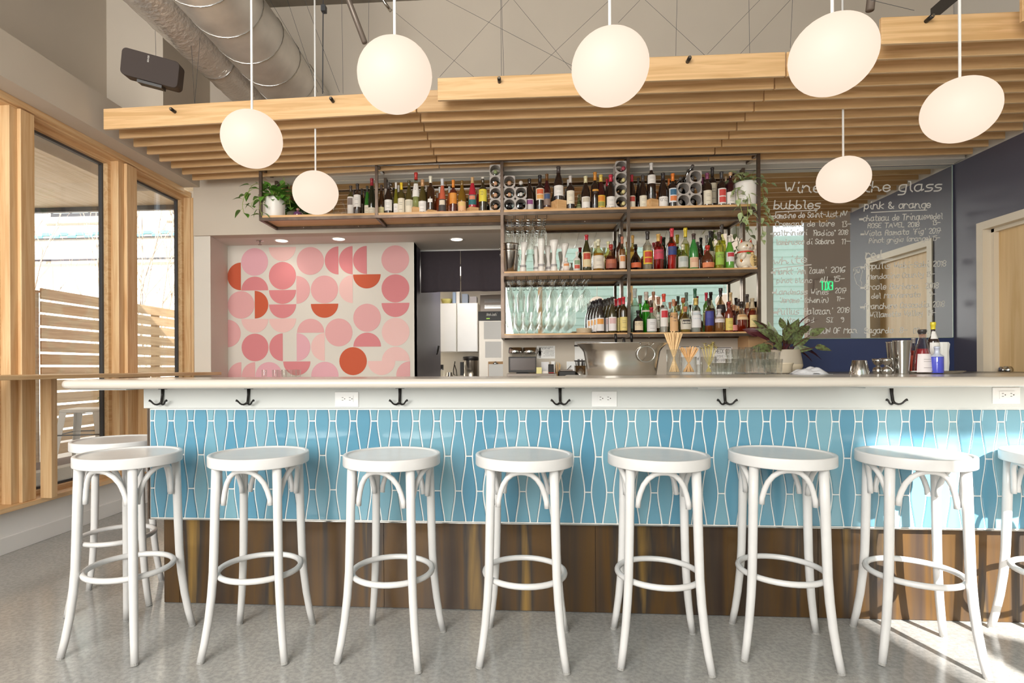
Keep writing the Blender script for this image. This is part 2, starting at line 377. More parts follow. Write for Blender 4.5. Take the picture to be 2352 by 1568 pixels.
def write(mb, txt, x0, z0, width, height, fmap, stroke=None, jit=0.0, slant=0.0, rise=0.0, smooth=True, track=1.3):
    if txt[0] == '#':
        ribbon(mb, [(x0, z0+height*.34), (x0+height*.42, z0+height*.36)], height*.36, fmap); x0 += height*.55; width -= height*.55; txt = txt[1:]
    st, tot = strokes(txt, jit, track); sx = width/tot; sz = height/6
    w = stroke or height*0.12
    for pl in st:
        if len(pl) == 2 and abs(pl[0][0]-pl[1][0])+abs(pl[0][1]-pl[1][1]) < 0.4: pl = [(pl[0][0], pl[0][1]-.15), (pl[0][0]+.15, pl[0][1]+.35)]
        if smooth: pl = smoothpl(pl)
        ribbon(mb, [(x0+p[0]*sx+p[1]*sz*slant, z0+p[1]*sz+rise*p[0]/tot) for p in pl], w, fmap)

# ================================================================== THE ROOM SHELL
XL, XR, YB, ZC = -3.05, 3.57, 4.75, 4.30
YR = -2.35
struct('floor', MB().box(-3.4, 7.5, YR-0.2, 8.2, -0.1, 0), m_floor)
struct('ceiling', MB().box(-3.4, 7.5, YR-0.2, 8.2, ZC, ZC+0.15), m_conc)
# left wall: low wall, window head bulkhead, upper wall
struct('wall_left', MB().box(-3.2, XL, YR, 4.9, 0, 0.255), m_white)
struct('baseboard_left', MB().box(XL, XL+0.014, YR, 4.9, 0, 0.10), m_white, bevel=0.003)
struct('trim_1', MB().box(-3.2, -2.99, YR, 4.9, 0.255, 0.285), m_firy, bevel=0.003)
struct('wall_left_bulkhead', MB().box(-3.22, -2.86, YR, YB, 2.72, 2.98), m_wall)
struct('wall_left_upper', MB().box(-3.5, -3.22, YR, YB, 2.70, ZC), m_wall)
struct('wall_left_pier', MB().box(-3.22, -2.76, 4.1, YB, 2.98, ZC), m_wall)
# window timber on the left: head rail, three posts, glazing beads and panes
YM = [PX(x, 500, -3.03).y for x in (22, 78, 272, 313, 436)]
def window_bay(i, ya, yb):
    r = struct('window_%d' % i, MB().box(-3.145, -3.135, ya+0.045, yb-0.045, 0.33, 2.625), m_glassw)
    f = MB()
    f.box(-3.16, -3.09, ya, ya+0.03, 0.285, 2.67); f.box(-3.16, -3.09, yb-0.03, yb, 0.285, 2.67)
    f.box(-3.16, -3.09, ya+0.03, yb-0.03, 0.285, 0.315); f.box(-3.16, -3.09, ya+0.03, yb-0.03, 2.64, 2.67)
    o = f.build('window_frame', m_firy, r)
    g = MB(); z0, z1 = 0.315, 2.64
    g.box(-3.152, -3.125, ya+0.03, ya+0.047, z0, z1); g.box(-3.152, -3.125, yb-0.047, yb-0.03, z0, z1); g.box(-3.152, -3.125, ya+0.047, yb-0.047, z0, z0+0.017); g.box(-3.152, -3.125, ya+0.047, yb-0.047, z1-0.017, z1)
    g.build('glazing_gasket', m_dgrey, r)
window_bay(1, 1.0, YM[0]); window_bay(2, YM[1], YM[2]); window_bay(3, YM[3], YM[4]); window_bay(4, -1.0, 0.85)
k = 2
for ya, yb in ((0.85, 1.0), (YM[0], YM[1]), (YM[2], YM[3]), (YM[4], 4.9), (-1.15, -1.0)):
    mb = MB(); h = (yb-ya)
    mb.box(-3.16, -3.03, ya, yb, 0.285, 2.67); mb.box(-3.03, -3.005, ya+h*0.30, yb-h*0.12, 0.285, 2.67)
    struct('trim_%d' % k, mb, m_fir, bevel=0.003); k += 1
struct('trim_7', MB().box(-3.16, -3.03, YR, 4.9, 2.67, 2.72).box(-3.03, -3.005, YR, YB, 2.68, 2.72), m_firy, bevel=0.003)
# back header wall, recess, mural wall, passage
ZS = 2.285
XS = -0.145
hw = MB()
hw.box(-2.92, XS, YB, 4.87, ZS, 2.74)                        # header over the recess
hw.box(-2.92, XR, 4.62 if False else YB, 4.87, 2.74, ZC)       # upper wall
struct('wall_back_header', hw, m_wall)
struct('ceiling_recess', MB().box(-2.92, XS, 4.8701, 8.0, ZS, ZS+0.02), m_wallw)
struct('wall_back_bottles', MB().box(XS, 1.89, YB, 4.87, 0, 2.74), m_wall)
struct('wall_back_mirror_side', MB().box(1.89, XR, YB+0.01, 4.87, 0, 2.74), m_navy)
struct('wall_recess_left', MB().prism([(-2.93,4.77),(-2.775,4.77),(-2.853,5.3),(-3.2,5.3),(-3.2,4.905),(-2.93,4.905)], 0, ZS-.0005).box(-3.2,-2.93,4.905,5.3,ZS,2.74), m_wallw)
struct('wall_mural', MB().box(-2.852, -1.0, 5.17, 5.30, 0, ZS), m_wallw)
struct('wall_passage_left', MB().box(-1.12, -1.0, 5.1701, 6.9, 0, ZS), m_darkwall)
struct('wall_passage_right', MB().box(XS, XS+0.1, 4.87, 8.0, 0, ZS), m_wall)
struct('wall_kitchen_back', MB().box(-1.12, XS, 7.6, 7.7, 0, ZS), m_wallw)
struct('wall_kitchen_left', MB().box(-3.0, -1.12, 6.9, 7.0, 0, ZS), m_wallw)
# soffit strip over the mirror
struct('trim_8', MB().box(-2.2, XR, 4.64, YB, 2.745, 2.80), m_beam)
# right wall with the door
DY0, DY1, DZ = 3.62, 4.52, 2.19
rw = MB()
rw.box(XR, XR+0.14, DY1, 4.87, 0, 2.735); rw.box(XR, XR+0.14, 3.33, DY0, 0, 2.735); rw.box(XR, XR+0.14, DY0, DY1, DZ, 2.735)
struct('wall_right', rw, m_darkwall)
struct('wall_right_upper', MB().box(XR+0.02, XR+0.14, 3.33, 4.87, 2.735, ZC), m_wallw)
dr = struct('door_1', MB().box(XR+0.085, XR+0.125, DY0+0.06, DY1-0.06, 0.01, DZ-0.06), m_maple)
fr = MB(); t = 0.05
for a, b in ((DY0-0.0, DY0+0.06), (DY1-0.06, DY1)): fr.box(XR-0.012, XR+0.14, a, b, 0, DZ-0.06)
fr.box(XR-0.012, XR+0.14, DY0, DY1, DZ-0.06, DZ); fr.box(XR+0.05, XR+0.085, DY1-0.085, DY1-0.06, 0, DZ-0.06); fr.box(XR+0.05, XR+0.085, DY0+0.06, DY1-0.06, DZ-0.085, DZ-0.06)
fr.build('door_frame', m_trim, dr)
kn = MB(); kn.smooth = True
kp = PX(2320, 850, XR+0.085)
kn.tube([(XR+0.085, kp.y, 1.05), (XR+0.05, kp.y, 1.05), (XR+0.048, kp.y, 1.05), (XR+0.02, kp.y, 1.05), (XR+0.012, kp.y, 1.05)], [0.03, 0.03, 0.012, 0.028, 0.018], 16)
kn.build('door_knob', m_chrome, dr)
# walls and windows behind the camera (they light the room and show in the mirrors)
struct('wall_rear_low', MB().box(-3.2, 7.5, YR-0.15, YR, 0, 0.8), m_concw)
struct('wall_rear_high', MB().box(-3.2, 7.5, YR-0.15, YR, 4.22, ZC), m_wallw)
rp = MB()
for x in (-3.2, -1.5, 0.4, 2.32, 4.4, 6.4): rp.box(x, x+0.09, YR-0.13, YR-0.02, 0.8, 4.22)
rp.box(-3.2, 2.35, YR-0.13, YR-0.02, 2.85, 2.93)
struct('window_5', rp, m_fir)
struct('wall_right_rear', MB().box(7.4, 7.5, YR, 3.45, 0, ZC), m_wallw)
struct('wall_hall_back', MB().box(XR+0.14, 7.5, 3.35, 3.45, 0, ZC), m_wallw)
struct('wall_hall_end', MB().box(4.75, 6.0, 0.0, 0.12, 0, ZC), m_hall)
dr2 = struct('door_2', MB().box(4.0, 4.06, -1.2, -0.3, 0.01, 2.1), m_fir)
MB().box(3.98, 4.08, -1.28, -1.2, 0, 2.2).box(3.98, 4.08, -0.3, -0.22, 0, 2.2).box(3.98, 4.08, -1.28, -0.22, 2.1, 2.2).build('door_frame', m_fir, dr2)
struct('wall_hall_side', MB().box(4.09, 4.2, -1.6, 0.12, 0, ZC), m_wallw)

# ------------------------------------------------------------------ mural
def mural():
    mats = [pm('mural_'+n, c, 0.8) for n, c in (('blush','#e6bdb8'),('pink','#dda6a6'),('rose','#d48488'),('terracotta','#c4593a'),('mauve','#dfa9b2'))]
    A = PY(521.5, 572, 5.17); B = PY(940.7, 562, 5.17)
    g = (B.x-A.x)/13; zt = 2.262; gap = 0.004
    sh = [('F',2,1,4),('B',4,0,0),('F',4,2,2),('F',6,1,1),('L',8,1,2),('L',9,1,2),('L',10,1,2),('F',12,1,1),('L',1,2,3),('T',2,3,2),('F',1,4,1),('R',2,4,3),('B',4,3,2),('B',4,4,2),('R',5,3,1),('F',7,3,1),('L',9,3,0),('B',10,2,3),('F',12,3,2),('B',7,4,3),('F',10,5,1),('B',12,4,2),('F',12,6,0),('R',0,6,1),('B',2,5,0),('B',4,5,0),('T',6,6,1),('F',8,6,1),('F',2,7,2),('L',4,7,2),('R',5,7,4),('L',7,7,0),('T',10,7,2),('F',9,8,3),('T',12,8,0),('L',1,9,1),('L',2,9,1),('F',3,9,4),('B',5,8,2),('F',7,9,4),('B',11,8,0),('L',13,9,1)]
    mb = MB()
    for k, (ty, c, r, m) in enumerate(sh):
        x = A.x+c*g; z = zt-r*g; R = g-gap
        a0, a1 = {'F':(0,2*PI),'T':(0,PI),'B':(PI,2*PI),'L':(PI/2,1.5*PI),'R':(-PI/2,PI/2)}[ty]
        pl = [(x+R*math.cos(a0+(a1-a0)*i/32), z+R*math.sin(a0+(a1-a0)*i/32)) for i in range(32 if ty == 'F' else 33)]
        mb.cur = m; mb.prismY(pl, 5.1675, 5.1692)
    tag(mb.build('mural', mats), 'geometric mural of pink and terracotta circles and half circles on recess wall', 'mural')
mural()

# ================================================================== BAR
XB0, XB1 = -1.70, 4.3
bar = thing('tiled_bar', (1.2, 2.6, 0), 'long bar base clad in blue ogee tile over a dark metal kick', 'bar')
MB().box(-1.66, XB1, 2.462, 2.75, 0, 0.405).build('core', m_blackp, bar)
kk = MB(); xs = [-1.66, -1.585, -0.62, 0.33, 1.28, 2.24, 3.2, XB1]
for a, b in zip(xs, xs[1:]): kk.box(a+0.001, b-0.001, 2.455, 2.462, 0.004, 0.405)
kk.build('kick_panel', m_kick, bar)
MB().box(-1.705, XB1, 2.425, 2.74, 0.403, 0.91).build('tile_backing', m_grout, bar)
MB().box(-1.710, -1.704, 2.415, 2.74, 0.400, 0.908).build('edge_trim', m_steel, bar)
MB().box(-1.704, XB1, 2.412, 2.426, 0.400, 0.404).build('edge_trim', m_chrome, bar)
def tiles():
    P = 0.0474; h0 = 0.155; zb = 0.852; g = 0.0062
    def half(z, par):        # half width of a column at height z
        ph = (z-(zb if par == 0 else zb-h0))/h0     # 0 at a waist, 1 at the belly
        ph = abs(ph) % 2; ph = ph if ph <= 1 else 2-ph
        s = 0.5-0.5*math.cos(PI*ph); s = 0.7*s+0.3*ph
        return 0.0150+(P/1-0.0300)*s if False else P/2+0.0092*(s*2-1)
    mb = MB(); shades = []
    x = XB0+0.004; k = 0
    while x < XB1-0.05:
        par = k % 2
        cx = x
        cuts = [zb+ (0 if par == 0 else h0-2*h0) + j*2*h0 for j in range(-3, 4)]
        for a, b in zip(cuts, cuts[1:]):
            z0, z1 = max(a, 0.405), min(b, 0.905)
            if z1-z0 < 0.012: continue
            n = max(4, int((z1-z0)/0.016)); pl = []; pi = []
            zz = [z0+g/2+(z1-z0-g)*i/n for i in range(n+1)]
            L = []; 
            for off, dst in ((g/2, 'o'), (g/2+0.0022, 'i')):
                zs = [min(max(z, z0+off), z1-off) for z in zz]
                Lp = [(max(cx-half(z, par)+off, XB0+0.003), z) for z in zs]; Rp = [(cx+half(z, par)-off, z) for z in zs]
                L.append(Lp+Rp[::-1])
            N = len(L[0]); y0, y1, y2 = 2.4249, 2.4215, 2.4195
            vs = [(p[0], y0, p[1]) for p in L[0]]+[(p[0], y1, p[1]) for p in L[0]]+[(p[0], y2, p[1]) for p in L[1]]
            fs = []
            for q in range(2):
                for i in range(N): fs.append((q*N+i, q*N+(i+1)%N, (q+1)*N+(i+1)%N, (q+1)*N+i))
            h = N//2
            for i in range(h-1): fs.append((2*N+i, 2*N+i+1, 2*N+N-2-i, 2*N+N-1-i))
            mb.add(vs, fs); shades.append((len(vs), random.random()))
        x += P; k += 1
    o = mb.build('glazed_tile', m_tile, bar)
    at = o.data.attributes.new('shade', 'FLOAT', 'POINT'); vals = []
    for n, s in shades: vals += [s]*n
    at.data.foreach_set('value', vals)
tiles()
MB().box(-1.725, XB1, 2.412, 2.75, 0.91, 1.006).build('fascia', m_fascia, bar, bevel=0.002)
# counter slab with round nose
def counter():
    poly = [(-1.995+0.11+0.11*math.cos(a), 2.20+0.11+0.11*math.sin(a)) for a in [PI+PI/2*i/10 for i in range(11)]]
    poly += [(XB1+0.1, 2.20), (XB1+0.1, 3.15), (0.25, 3.15), (0.25, 2.80)]
    poly += [(-1.995+0.11+0.11*math.cos(a), 2.80-0.11+0.11*math.sin(a)) for a in [PI/2+PI/2*i/10 for i in range(11)]]
    o = MB().prism(poly, 1.006, 1.045).build('bar_counter', m_count, bevel=0.0185, seg=5, smooth=False)
    tag(o, 'long off-white bar countertop with rounded nose resting on the tiled bar', 'countertop')
counter()
bt = MB().box(1.80, XR-0.01, 3.16, 4.74, 1.0, 1.04).build('back_counter', pm('dark_counter','#55514e',0.3), bevel=0.004)
tag(bt, 'dark rear countertop running under the menu mirror to the navy wall', 'countertop')
cab = MB().box(1.88, XR-0.01, 3.3, 4.74, 0.0, 1.0).build('back_cabinet', m_navy); tag(cab, 'navy base cabinet carrying the dark rear countertop', 'cabinet')
bt2 = MB().box(XS+0.02, 1.78, 4.12, 4.745, 0.86, 0.90).build('work_counter', m_brush); tag(bt2, 'steel work counter against the wall below the bottle shelves', 'countertop')
cab2 = MB().box(XS+0.05, 1.76, 4.18, 4.74, 0.0, 0.86).build('under_counter_cabinet', m_brush); tag(cab2, 'steel cabinet under the work counter below the bottle shelves', 'cabinet')
bt3 = MB().box(-2.79, -1.13, 4.72, 5.165, 0.90, 0.95).build('recess_counter', m_count, bevel=0.003); tag(bt3, 'low white counter along the foot of the pink mural', 'countertop')
cab3 = MB().box(-2.75, -1.15, 4.76, 5.16, 0.0, 0.90).build('recess_cabinet', m_white); tag(cab3, 'white cabinet below the low counter at the mural', 'cabinet')
# steel brackets below the counter nose
bk = None
for i, (px, w) in enumerate(((254, 0.25), (1625, 0.12), (2010, 0.16))):
    p = PY(px, 893, 2.32)
    o = MB().box(p.x-w/2, p.x+w/2, 2.25, 2.411, 1.000, 1.006).build('counter_bracket', m_fascia)
    tag(o, ['flat steel bracket under the round left end of the bar counter', 'small flat bracket under the counter beside the fifth purse hook', 'small flat bracket under the counter just left of the rightmost hook'][i], 'bracket', 'counter brackets')
# coat hooks
def hook():
    t = thing('purse_hook', (0,0,0), 'x x x x', 'hook', 'double hooks under the bar counter')
    mb = MB(); mb.smooth = True
    mb.tube([(0,-0.004,0.060),(0,-0.006,0.03),(0,-0.012,0.0),(0,-0.02,-0.010)], [0.0075,0.006,0.006,0.006], 8)
    for s in (-1,1):
        mb.tube([(0,-0.014,-0.004),(s*0.006,-0.020,-0.0105),(s*0.013,-0.025,-0.0135),(s*0.020,-0.029,-0.0125),(s*0.026,-0.032,-0.008),(s*0.031,-0.035,-0.001),(s*0.036,-0.037,0.004),(s*0.041,-0.038,0.006)], [0.005,0.0046,0.0042,0.0038,0.0036,0.0037,0.0045,0.0055], 10)
    mb.build('prongs', m_black, t, world=False)
    MB().box(-0.020,0.020,-0.006,0.0,0.055,0.063).build('mount_plate', m_black, t, world=False)
    return t
LABELS.pop('x x x x', None)
hk0 = hook(); LABELS.pop('x x x x', None)
hl = ['black double purse hook nearest the left end of the bar', 'black double purse hook just left of the leftmost power outlet', 'black double purse hook just right of the leftmost power outlet', 'black double purse hook just left of the middle power outlet', 'black double purse hook right of the middle outlet', 'black double purse hook in bright light left of the rightmost outlet']
for i, px in enumerate((375, 572, 919, 1286, 1663, 2046)):
    x = PY(px, 900, 2.412).x
    if i == 0: hk0.location = (x, 2.412, 0.942); hk0['label'] = hl[0]; LABELS[hl[0]] = [('h', None)]
    else: dup(hk0, (x, 2.412, 0.942), label=hl[i])
# outlets
ol = ['white double outlet on the bar fascia left of centre', 'white double outlet on the bar fascia in the middle', 'white double outlet on the bar fascia at the far right']
def outlet(x, z, i):
    t = thing('power_outlet', (x, 2.412, z), ol[i], 'outlet', 'power outlets on the bar fascia')
    MB().box(-0.054,0.054,-0.005,0,-0.034,0.034).build('cover_plate', m_white, t, world=False, bevel=0.002)
    f = MB().box(-0.030,0.030,-0.0075,-0.004,-0.013,0.018).build('receptacle', m_white, t, world=False)
    s = MB()
    for cx in (-0.015, 0.018):
        s.box(cx-0.006,cx+0.001,-0.0082,-0.007,0.008,0.0100); s.box(cx-0.006,cx+0.001,-0.0082,-0.007,-0.004,-0.002)
        s.box(cx+0.005,cx+0.009,-0.0082,-0.007,0.001,0.005)
    s.build('slots', m_ink, f, world=False)
for i, (px, py) in enumerate(((797,917),(1388,916),(2310,908))):
    p = PY(px, py, 2.412); outlet(p.x, p.z, i)

# ================================================================== STOOLS
def make_stool():
    t = thing('bar_stool', (0,0,0), 's s s s', 'stool', 'white bentwood stools along the bar')
    mb = MB(); mb.smooth = True
    H = 0.757
    mb.lathe([(0.0,H-0.0055),(0.160,H-0.0055),(0.1705,H-0.0050),(0.1715,H-0.0045),(0.1735,H-0.0008),(0.1745,H),(0.1840,H),(0.1865,H-0.0010),(0.1878,H-0.0035),(0.188,H-0.006),(0.188,H-0.020),(0.188,H-0.037),(0.1875,H-0.0395),(0.186,H-0.041),(0.183,H-0.0415),(0.170,H-0.042),(0.0,H-0.042)], 56)
    mb.build('seat', m_stool, t, world=False)
    prof = [(0.163,H-0.043),(0.167,0.60),(0.171,0.45),(0.175,0.33),(0.182,0.24),(0.193,0.15),(0.207,0.07),(0.221,0.008)]
    rad = [0.0170,0.0168,0.0165,0.0160,0.0155,0.0148,0.0140,0.0135]
    for k in range(4):
        a = PI/4+k*PI/2; ca, sa = math.cos(a), math.sin(a)
        l = MB(); l.smooth = True; l.tube([(r*ca, r*sa, z) for r, z in prof], rad, 14)
        lo = l.build('leg', m_stool, t, world=False)
        f = MB(); f.tube([(0.2205*ca,0.2205*sa,0.010),(0.223*ca,0.223*sa,0.0)], 0.0135, 12); f.build('rubber_foot', m_rubber, lo, world=False)
        # bent bow between this leg and the next
        b = MB(); b.smooth = True
        a2 = a+PI/2
        p0 = Vector((0.160*ca, 0.160*sa, 0)); p1 = Vector((0.160*math.cos(a2), 0.160*math.sin(a2), 0))
        e = (p1-p0).normalized(); q0 = p0+e*0.024; q1 = p1-e*0.024; mid = (p0+p1)/2; outn = mid.normalized()
        pts = []
        for z, f_ in ((0.575,0.00),(0.600,0.01),(0.630,0.05),(0.660,0.11),(0.685,0.20),(0.702,0.31),(0.709,0.42),(0.710,0.5)):
            pts.append((f_, z))
        pts = pts+[(1-f_, z) for f_, z in pts[::-1][1:]]
        b.tube([q0.lerp(q1, f_)+outn*(0.035*math.sin(PI*f_))+Vector((0,0,z)) for f_, z in pts], 0.0098, 10)
        b.build('bow_brace', m_stool, t, world=False)
    r = MB(); r.smooth = True
    r.tube([(0.153*math.cos(2*PI*i/40), 0.153*math.sin(2*PI*i/40), 0.300) for i in range(40)], 0.0112, 10, closed=True)
    r.build('foot_ring', m_stool, t, world=False)
    return t
st0 = make_stool(); LABELS.pop('s s s s', None)
stools = [(-1.92,2.50,25,'white bentwood stool round the left end of the bar by the windows'),(-1.562,2.10,-5,'leftmost white bentwood stool facing the front of the bar'),
 (-1.035,2.12,2.6,'second white bentwood stool from the left along the bar front'),(-0.50,2.118,-8.4,'third white bentwood stool from the left along the bar front'),
 (0.015,2.13,-4,'white bentwood stool in the middle, below the fourth purse hook'),(0.527,2.145,-5,'white bentwood stool just right of centre, below the middle outlet'),
 (1.01,2.20,-13,'white bentwood stool just left of the sunlit one'),(1.50,2.20,-14,'sunlit white bentwood stool casting shadows near the right end'),
 (2.065,2.22,-12,'white bentwood stool cut off by the right edge of the photo')]
for i, (x, y, a, lb) in enumerate(stools):
    if i == 0: st0.location = (x,y,0); st0.rotation_euler = (0,0,math.radians(a)); st0['label'] = lb; LABELS[lb] = [('s',None)]
    else: dup(st0, (x,y,0), math.radians(a), lb)

# ================================================================== SLATTED CANOPY
def slats():
    J1, J2, J3 = -0.66, 1.525, 1.865
    XA, XE = -2.79, 3.54
    row = 0
    def zs(x):
        return 2.705+(2.748-2.705)*(x-XA)/(J1-XA) if x < J1 else 2.748-0.010*(x-J1)/(XE-J1)
    desc = {-4:'front edge of the right end', -3:'second row of the right end', -2:'third row', -1:'fourth row', 0:'fifth row', 1:'sixth row', 2:'seventh row', 3:'eighth row', 4:'ninth row', 5:'tenth row', 6:'eleventh row', 7:'row nearest the back wall'}
    def board(r, a, b, sec):
        y = 3.53+0.143*r; h = 0.138
        t = thing('ceiling_slat', ((a+b)/2, y, zs((a+b)/2)), 'oak ceiling slat, %s, %s section' % (desc[r], sec), 'slat', 'oak slats of the hanging canopy')
        mb = MB(); n = 1
        A = Vector((a, y, zs(a)+h/2)); B = Vector((b, y, zs(b)+h/2))
        mb.hexa(A, B, 0.019, h); mb.m[2] = 1
        mb.build('board', [m_oak, m_oakedge], t, bevel=0.002, seg=1)
        return t
    X = {}
    for r in range(-5, 8):
        if r == -5: continue
        if r >= 0: board(r, XA, J1-0.004, 'left')
        if r == -2: board(r, 0.55, J2-0.004, 'middle')
        elif r == -1: board(r, -0.50, J2-0.004, 'middle')
        elif r >= 0: board(r, J1+0.004, J2-0.004, 'middle')
        if r <= -3: board(r, J3, XE, 'right')
        else: board(r, J2+0.004, XE, 'right')
    # foremost short board at the top right corner of the photo
    y = 3.53-5*0.143; x = PY(2345, 20, y).x
    t = thing('ceiling_slat', (x+0.4, y, 2.74), 'oak ceiling slat just entering the top right corner', 'slat', 'oak slats of the hanging canopy')
    MB().hexa((x, y, 2.745+0.069), (x+0.9, y, 2.745+0.069), 0.019, 0.138).build('board', m_oak, t, bevel=0.002, seg=1)
    # cross rods ends showing as dark sleeves on the foremost boards
    names = ['dark rod sleeve near the left end of the canopy', 'dark rod sleeve between the two leftmost globe lamps', 'dark rod sleeve left of the centre globe lamp', 'dark rod sleeve right of the centre globe lamp', 'dark rod sleeve on the right front slat']
    for (px, py, r), nm in zip(((402,257,0),(765,233,0),(1147,188,-1),(1579,142,-2),(2127,49,-4)), names):
        y = 3.53+0.143*r-0.0095; p = PY(px, py, y)
        t = thing('rod_sleeve', p, nm, 'bolt', 'rod sleeves on the slat canopy')
        mb = MB(); mb.smooth = True; mb.tube([(0,0.0,0),(0,-0.045,0)], 0.011, 12); mb.build('sleeve', m_black, t, world=False)
        mb = MB(); mb.tube([(0,-0.045,0),(0,-0.052,0)], 0.008, 6); mb.build('nut', m_chrome, t, world=False)
slats()

# ================================================================== PENDANT GLOBES
def make_globe():
    t = thing('globe_pendant', (0,0,0), 'g g g g', 'pendant lamp', 'opal globe pendants')
    R = 0.152; mb = MB(); mb.smooth = True
    pr = []
    for i in range(0, 25):
        a = -PI/2+PI*i/24
        z = math.sin(a); rr = math.cos(a)
        zz = R*z*(0.97 if z < 0 else 0.94)
        pr.append((max(R*rr*1.01, 0.0005), min(zz, R*0.915)))
    mb.lathe(pr, 40); mb.build('globe', m_lamp, t, world=False)
    mb = MB(); mb.smooth = True; mb.tube([(0,0,R*0.90),(0,0,ZC-2.30)], 0.0062, 10); mb.build('stem', m_white, t, world=False)
    mb = MB(); mb.tube([(0,0,ZC-2.30-0.02),(0,0,ZC-2.30)], 0.06, 20); mb.build('ceiling_cup', m_white, t, world=False)
    return t
gl0 = make_globe(); LABELS.pop('g g g g', None)
globes = [(907,173,'second globe pendant from the left, over the bar front'),(1401,154,'globe pendant hanging over the middle of the bar'),(1912,126,'largest globe pendant, upper right over the bar'),(2205,252,'globe pendant nearest the right edge of the photo'),(1937,412,'small-looking globe pendant in front of the menu mirror'),(579,319,'leftmost globe pendant, overlapping the left slats'),(725,442,'small-looking globe pendant in front of the left bottle shelf')]
gpos = []
for px, py, lb in globes: p = PZ(px, py, 2.30); gpos.append((p, lb))
gpos += [(Vector((1.49,-1.2,2.30)), 'globe pendant behind the camera, left one seen in the shelf mirrors'), (Vector((2.57,-1.2,2.30)), 'globe pendant behind the camera, middle one seen in the shelf mirrors'), (Vector((3.80,-1.0,2.30)), 'globe pendant behind the camera, right one seen in the shelf mirrors')]
for i, (p, lb) in enumerate(gpos):
    if i == 0: gl0.location = p; gl0['label'] = lb; LABELS[lb] = [('g',None)]
    else: dup(gl0, p, label=lb)

# ================================================================== BOTTLE SHELF
YF, YK = 4.43, 4.725
SX = [-2.14, -1.163, -0.137, 0.868, 1.873]
ZT, ZA, ZB, ZCc = 2.757, 2.328, 1.836, 1.3365
WT = {'A': 2.358, 'B': 1.861, 'C': 1.3600}
def shelf():
    t = thing('bottle_shelf', (-0.13, YK, 1.33), 'welded raw steel wall shelf with oak boards holding the bottles', 'shelf')
    h = 0.0115
    def rail(a, b):
        mb = MB()
        x0, x1 = min(a[0],b[0])-h, max(a[0],b[0])+h; y0, y1 = min(a[1],b[1])-h, max(a[1],b[1])+h; z0, z1 = min(a[2],b[2])-h, max(a[2],b[2])+h
        mb.box(x0,x1,y0,y1,z0,z1); return mb
    for i, x in enumerate(SX):
        zb = ZA if i < 2 else ZCc
        for y in (YF, YK): rail((x,y,zb),(x,y,ZT)).build('post', m_steel, t)
        for z in ((ZT, ZA) if i < 2 else (ZT, ZA, ZB, ZCc)): rail((x,YF+h,z),(x,YK-h,z)).build('cross_rail', m_steel, t)
    for z, x0 in ((ZT, SX[0]), (ZA, SX[0]), (ZB, SX[2]), (ZCc, SX[2])):
        for y in (YF, YK):
            rm = MB().box(x0+h, SX[-1]-h, y-h*.93, y+h*.93, z-h, z+h); r = rm.build('long_rail', m_steel, t)
            if y == YK:
                b = MB(); b.smooth = True; x = x0+0.25
                while x < SX[-1]: b.tube([(x,y-h,z),(x,y-h-0.004,z)], 0.006, 10); x += 0.49
                b.build('bolt', m_chrome, r)
    for i in range(4):
        for key in ('A','B','C'):
            if i < 2 and key != 'A': continue
            z = WT[key]; MB().box(SX[i]+0.014, SX[i+1]-0.014, YF-0.010, YK+0.004, z-0.020, z).build('shelf_board', m_oaks, t, bevel=0.001, seg=1)
shelf()
mi = MB().box(SX[0]+0.01, SX[-1]+0.02, 4.742, 4.749, 2.372, 2.738).build('mirror', m_mirror); tag(mi, 'long low mirror behind the top row of wine bottles', 'mirror')
mi = MB().box(SX[2]+0.02, SX[-1]+0.005, 4.742, 4.749, 1.362, 2.315).build('mirror', m_mirror); tag(mi, 'mirror behind the liquor shelves reflecting the street windows', 'mirror')

# ------------------------------------------------------------------ bottles
def gl(col, rough=0.07):
    return pm('bottle_'+col.strip('#'), col, rough, spec=0.7, coat=0.5)
def clearb(col): return thin('bottle_clear_'+col.strip('#'), col, 0.42, 1.0, 0.7)
def liq(col):
    n = 'liquid_'+col.strip('#')
    if n in MATS: return MATS[n]
    m = bpy.data.materials.new(n); m.use_nodes = True; nt = m.node_tree; nt.nodes.clear()
    out = nt.nodes.new('ShaderNodeOutputMaterial'); mx = nt.nodes.new('ShaderNodeMixShader'); mx.inputs[0].default_value = 0.5
    tr = nt.nodes.new('ShaderNodeBsdfTransparent'); b = nt.nodes.new('ShaderNodeBsdfPrincipled')
    c = lin(col); tr.inputs[0].default_value = tuple(v**0.6 for v in c[:3])+(1,)
    b.inputs['Base Color'].default_value = c; b.inputs['Roughness'].default_value = 0.1
    nt.links.new(tr.outputs[0], mx.inputs[1]); nt.links.new(b.outputs[0], mx.inputs[2]); nt.links.new(mx.outputs[0], out.inputs[0])
    MATS[n] = m; return m
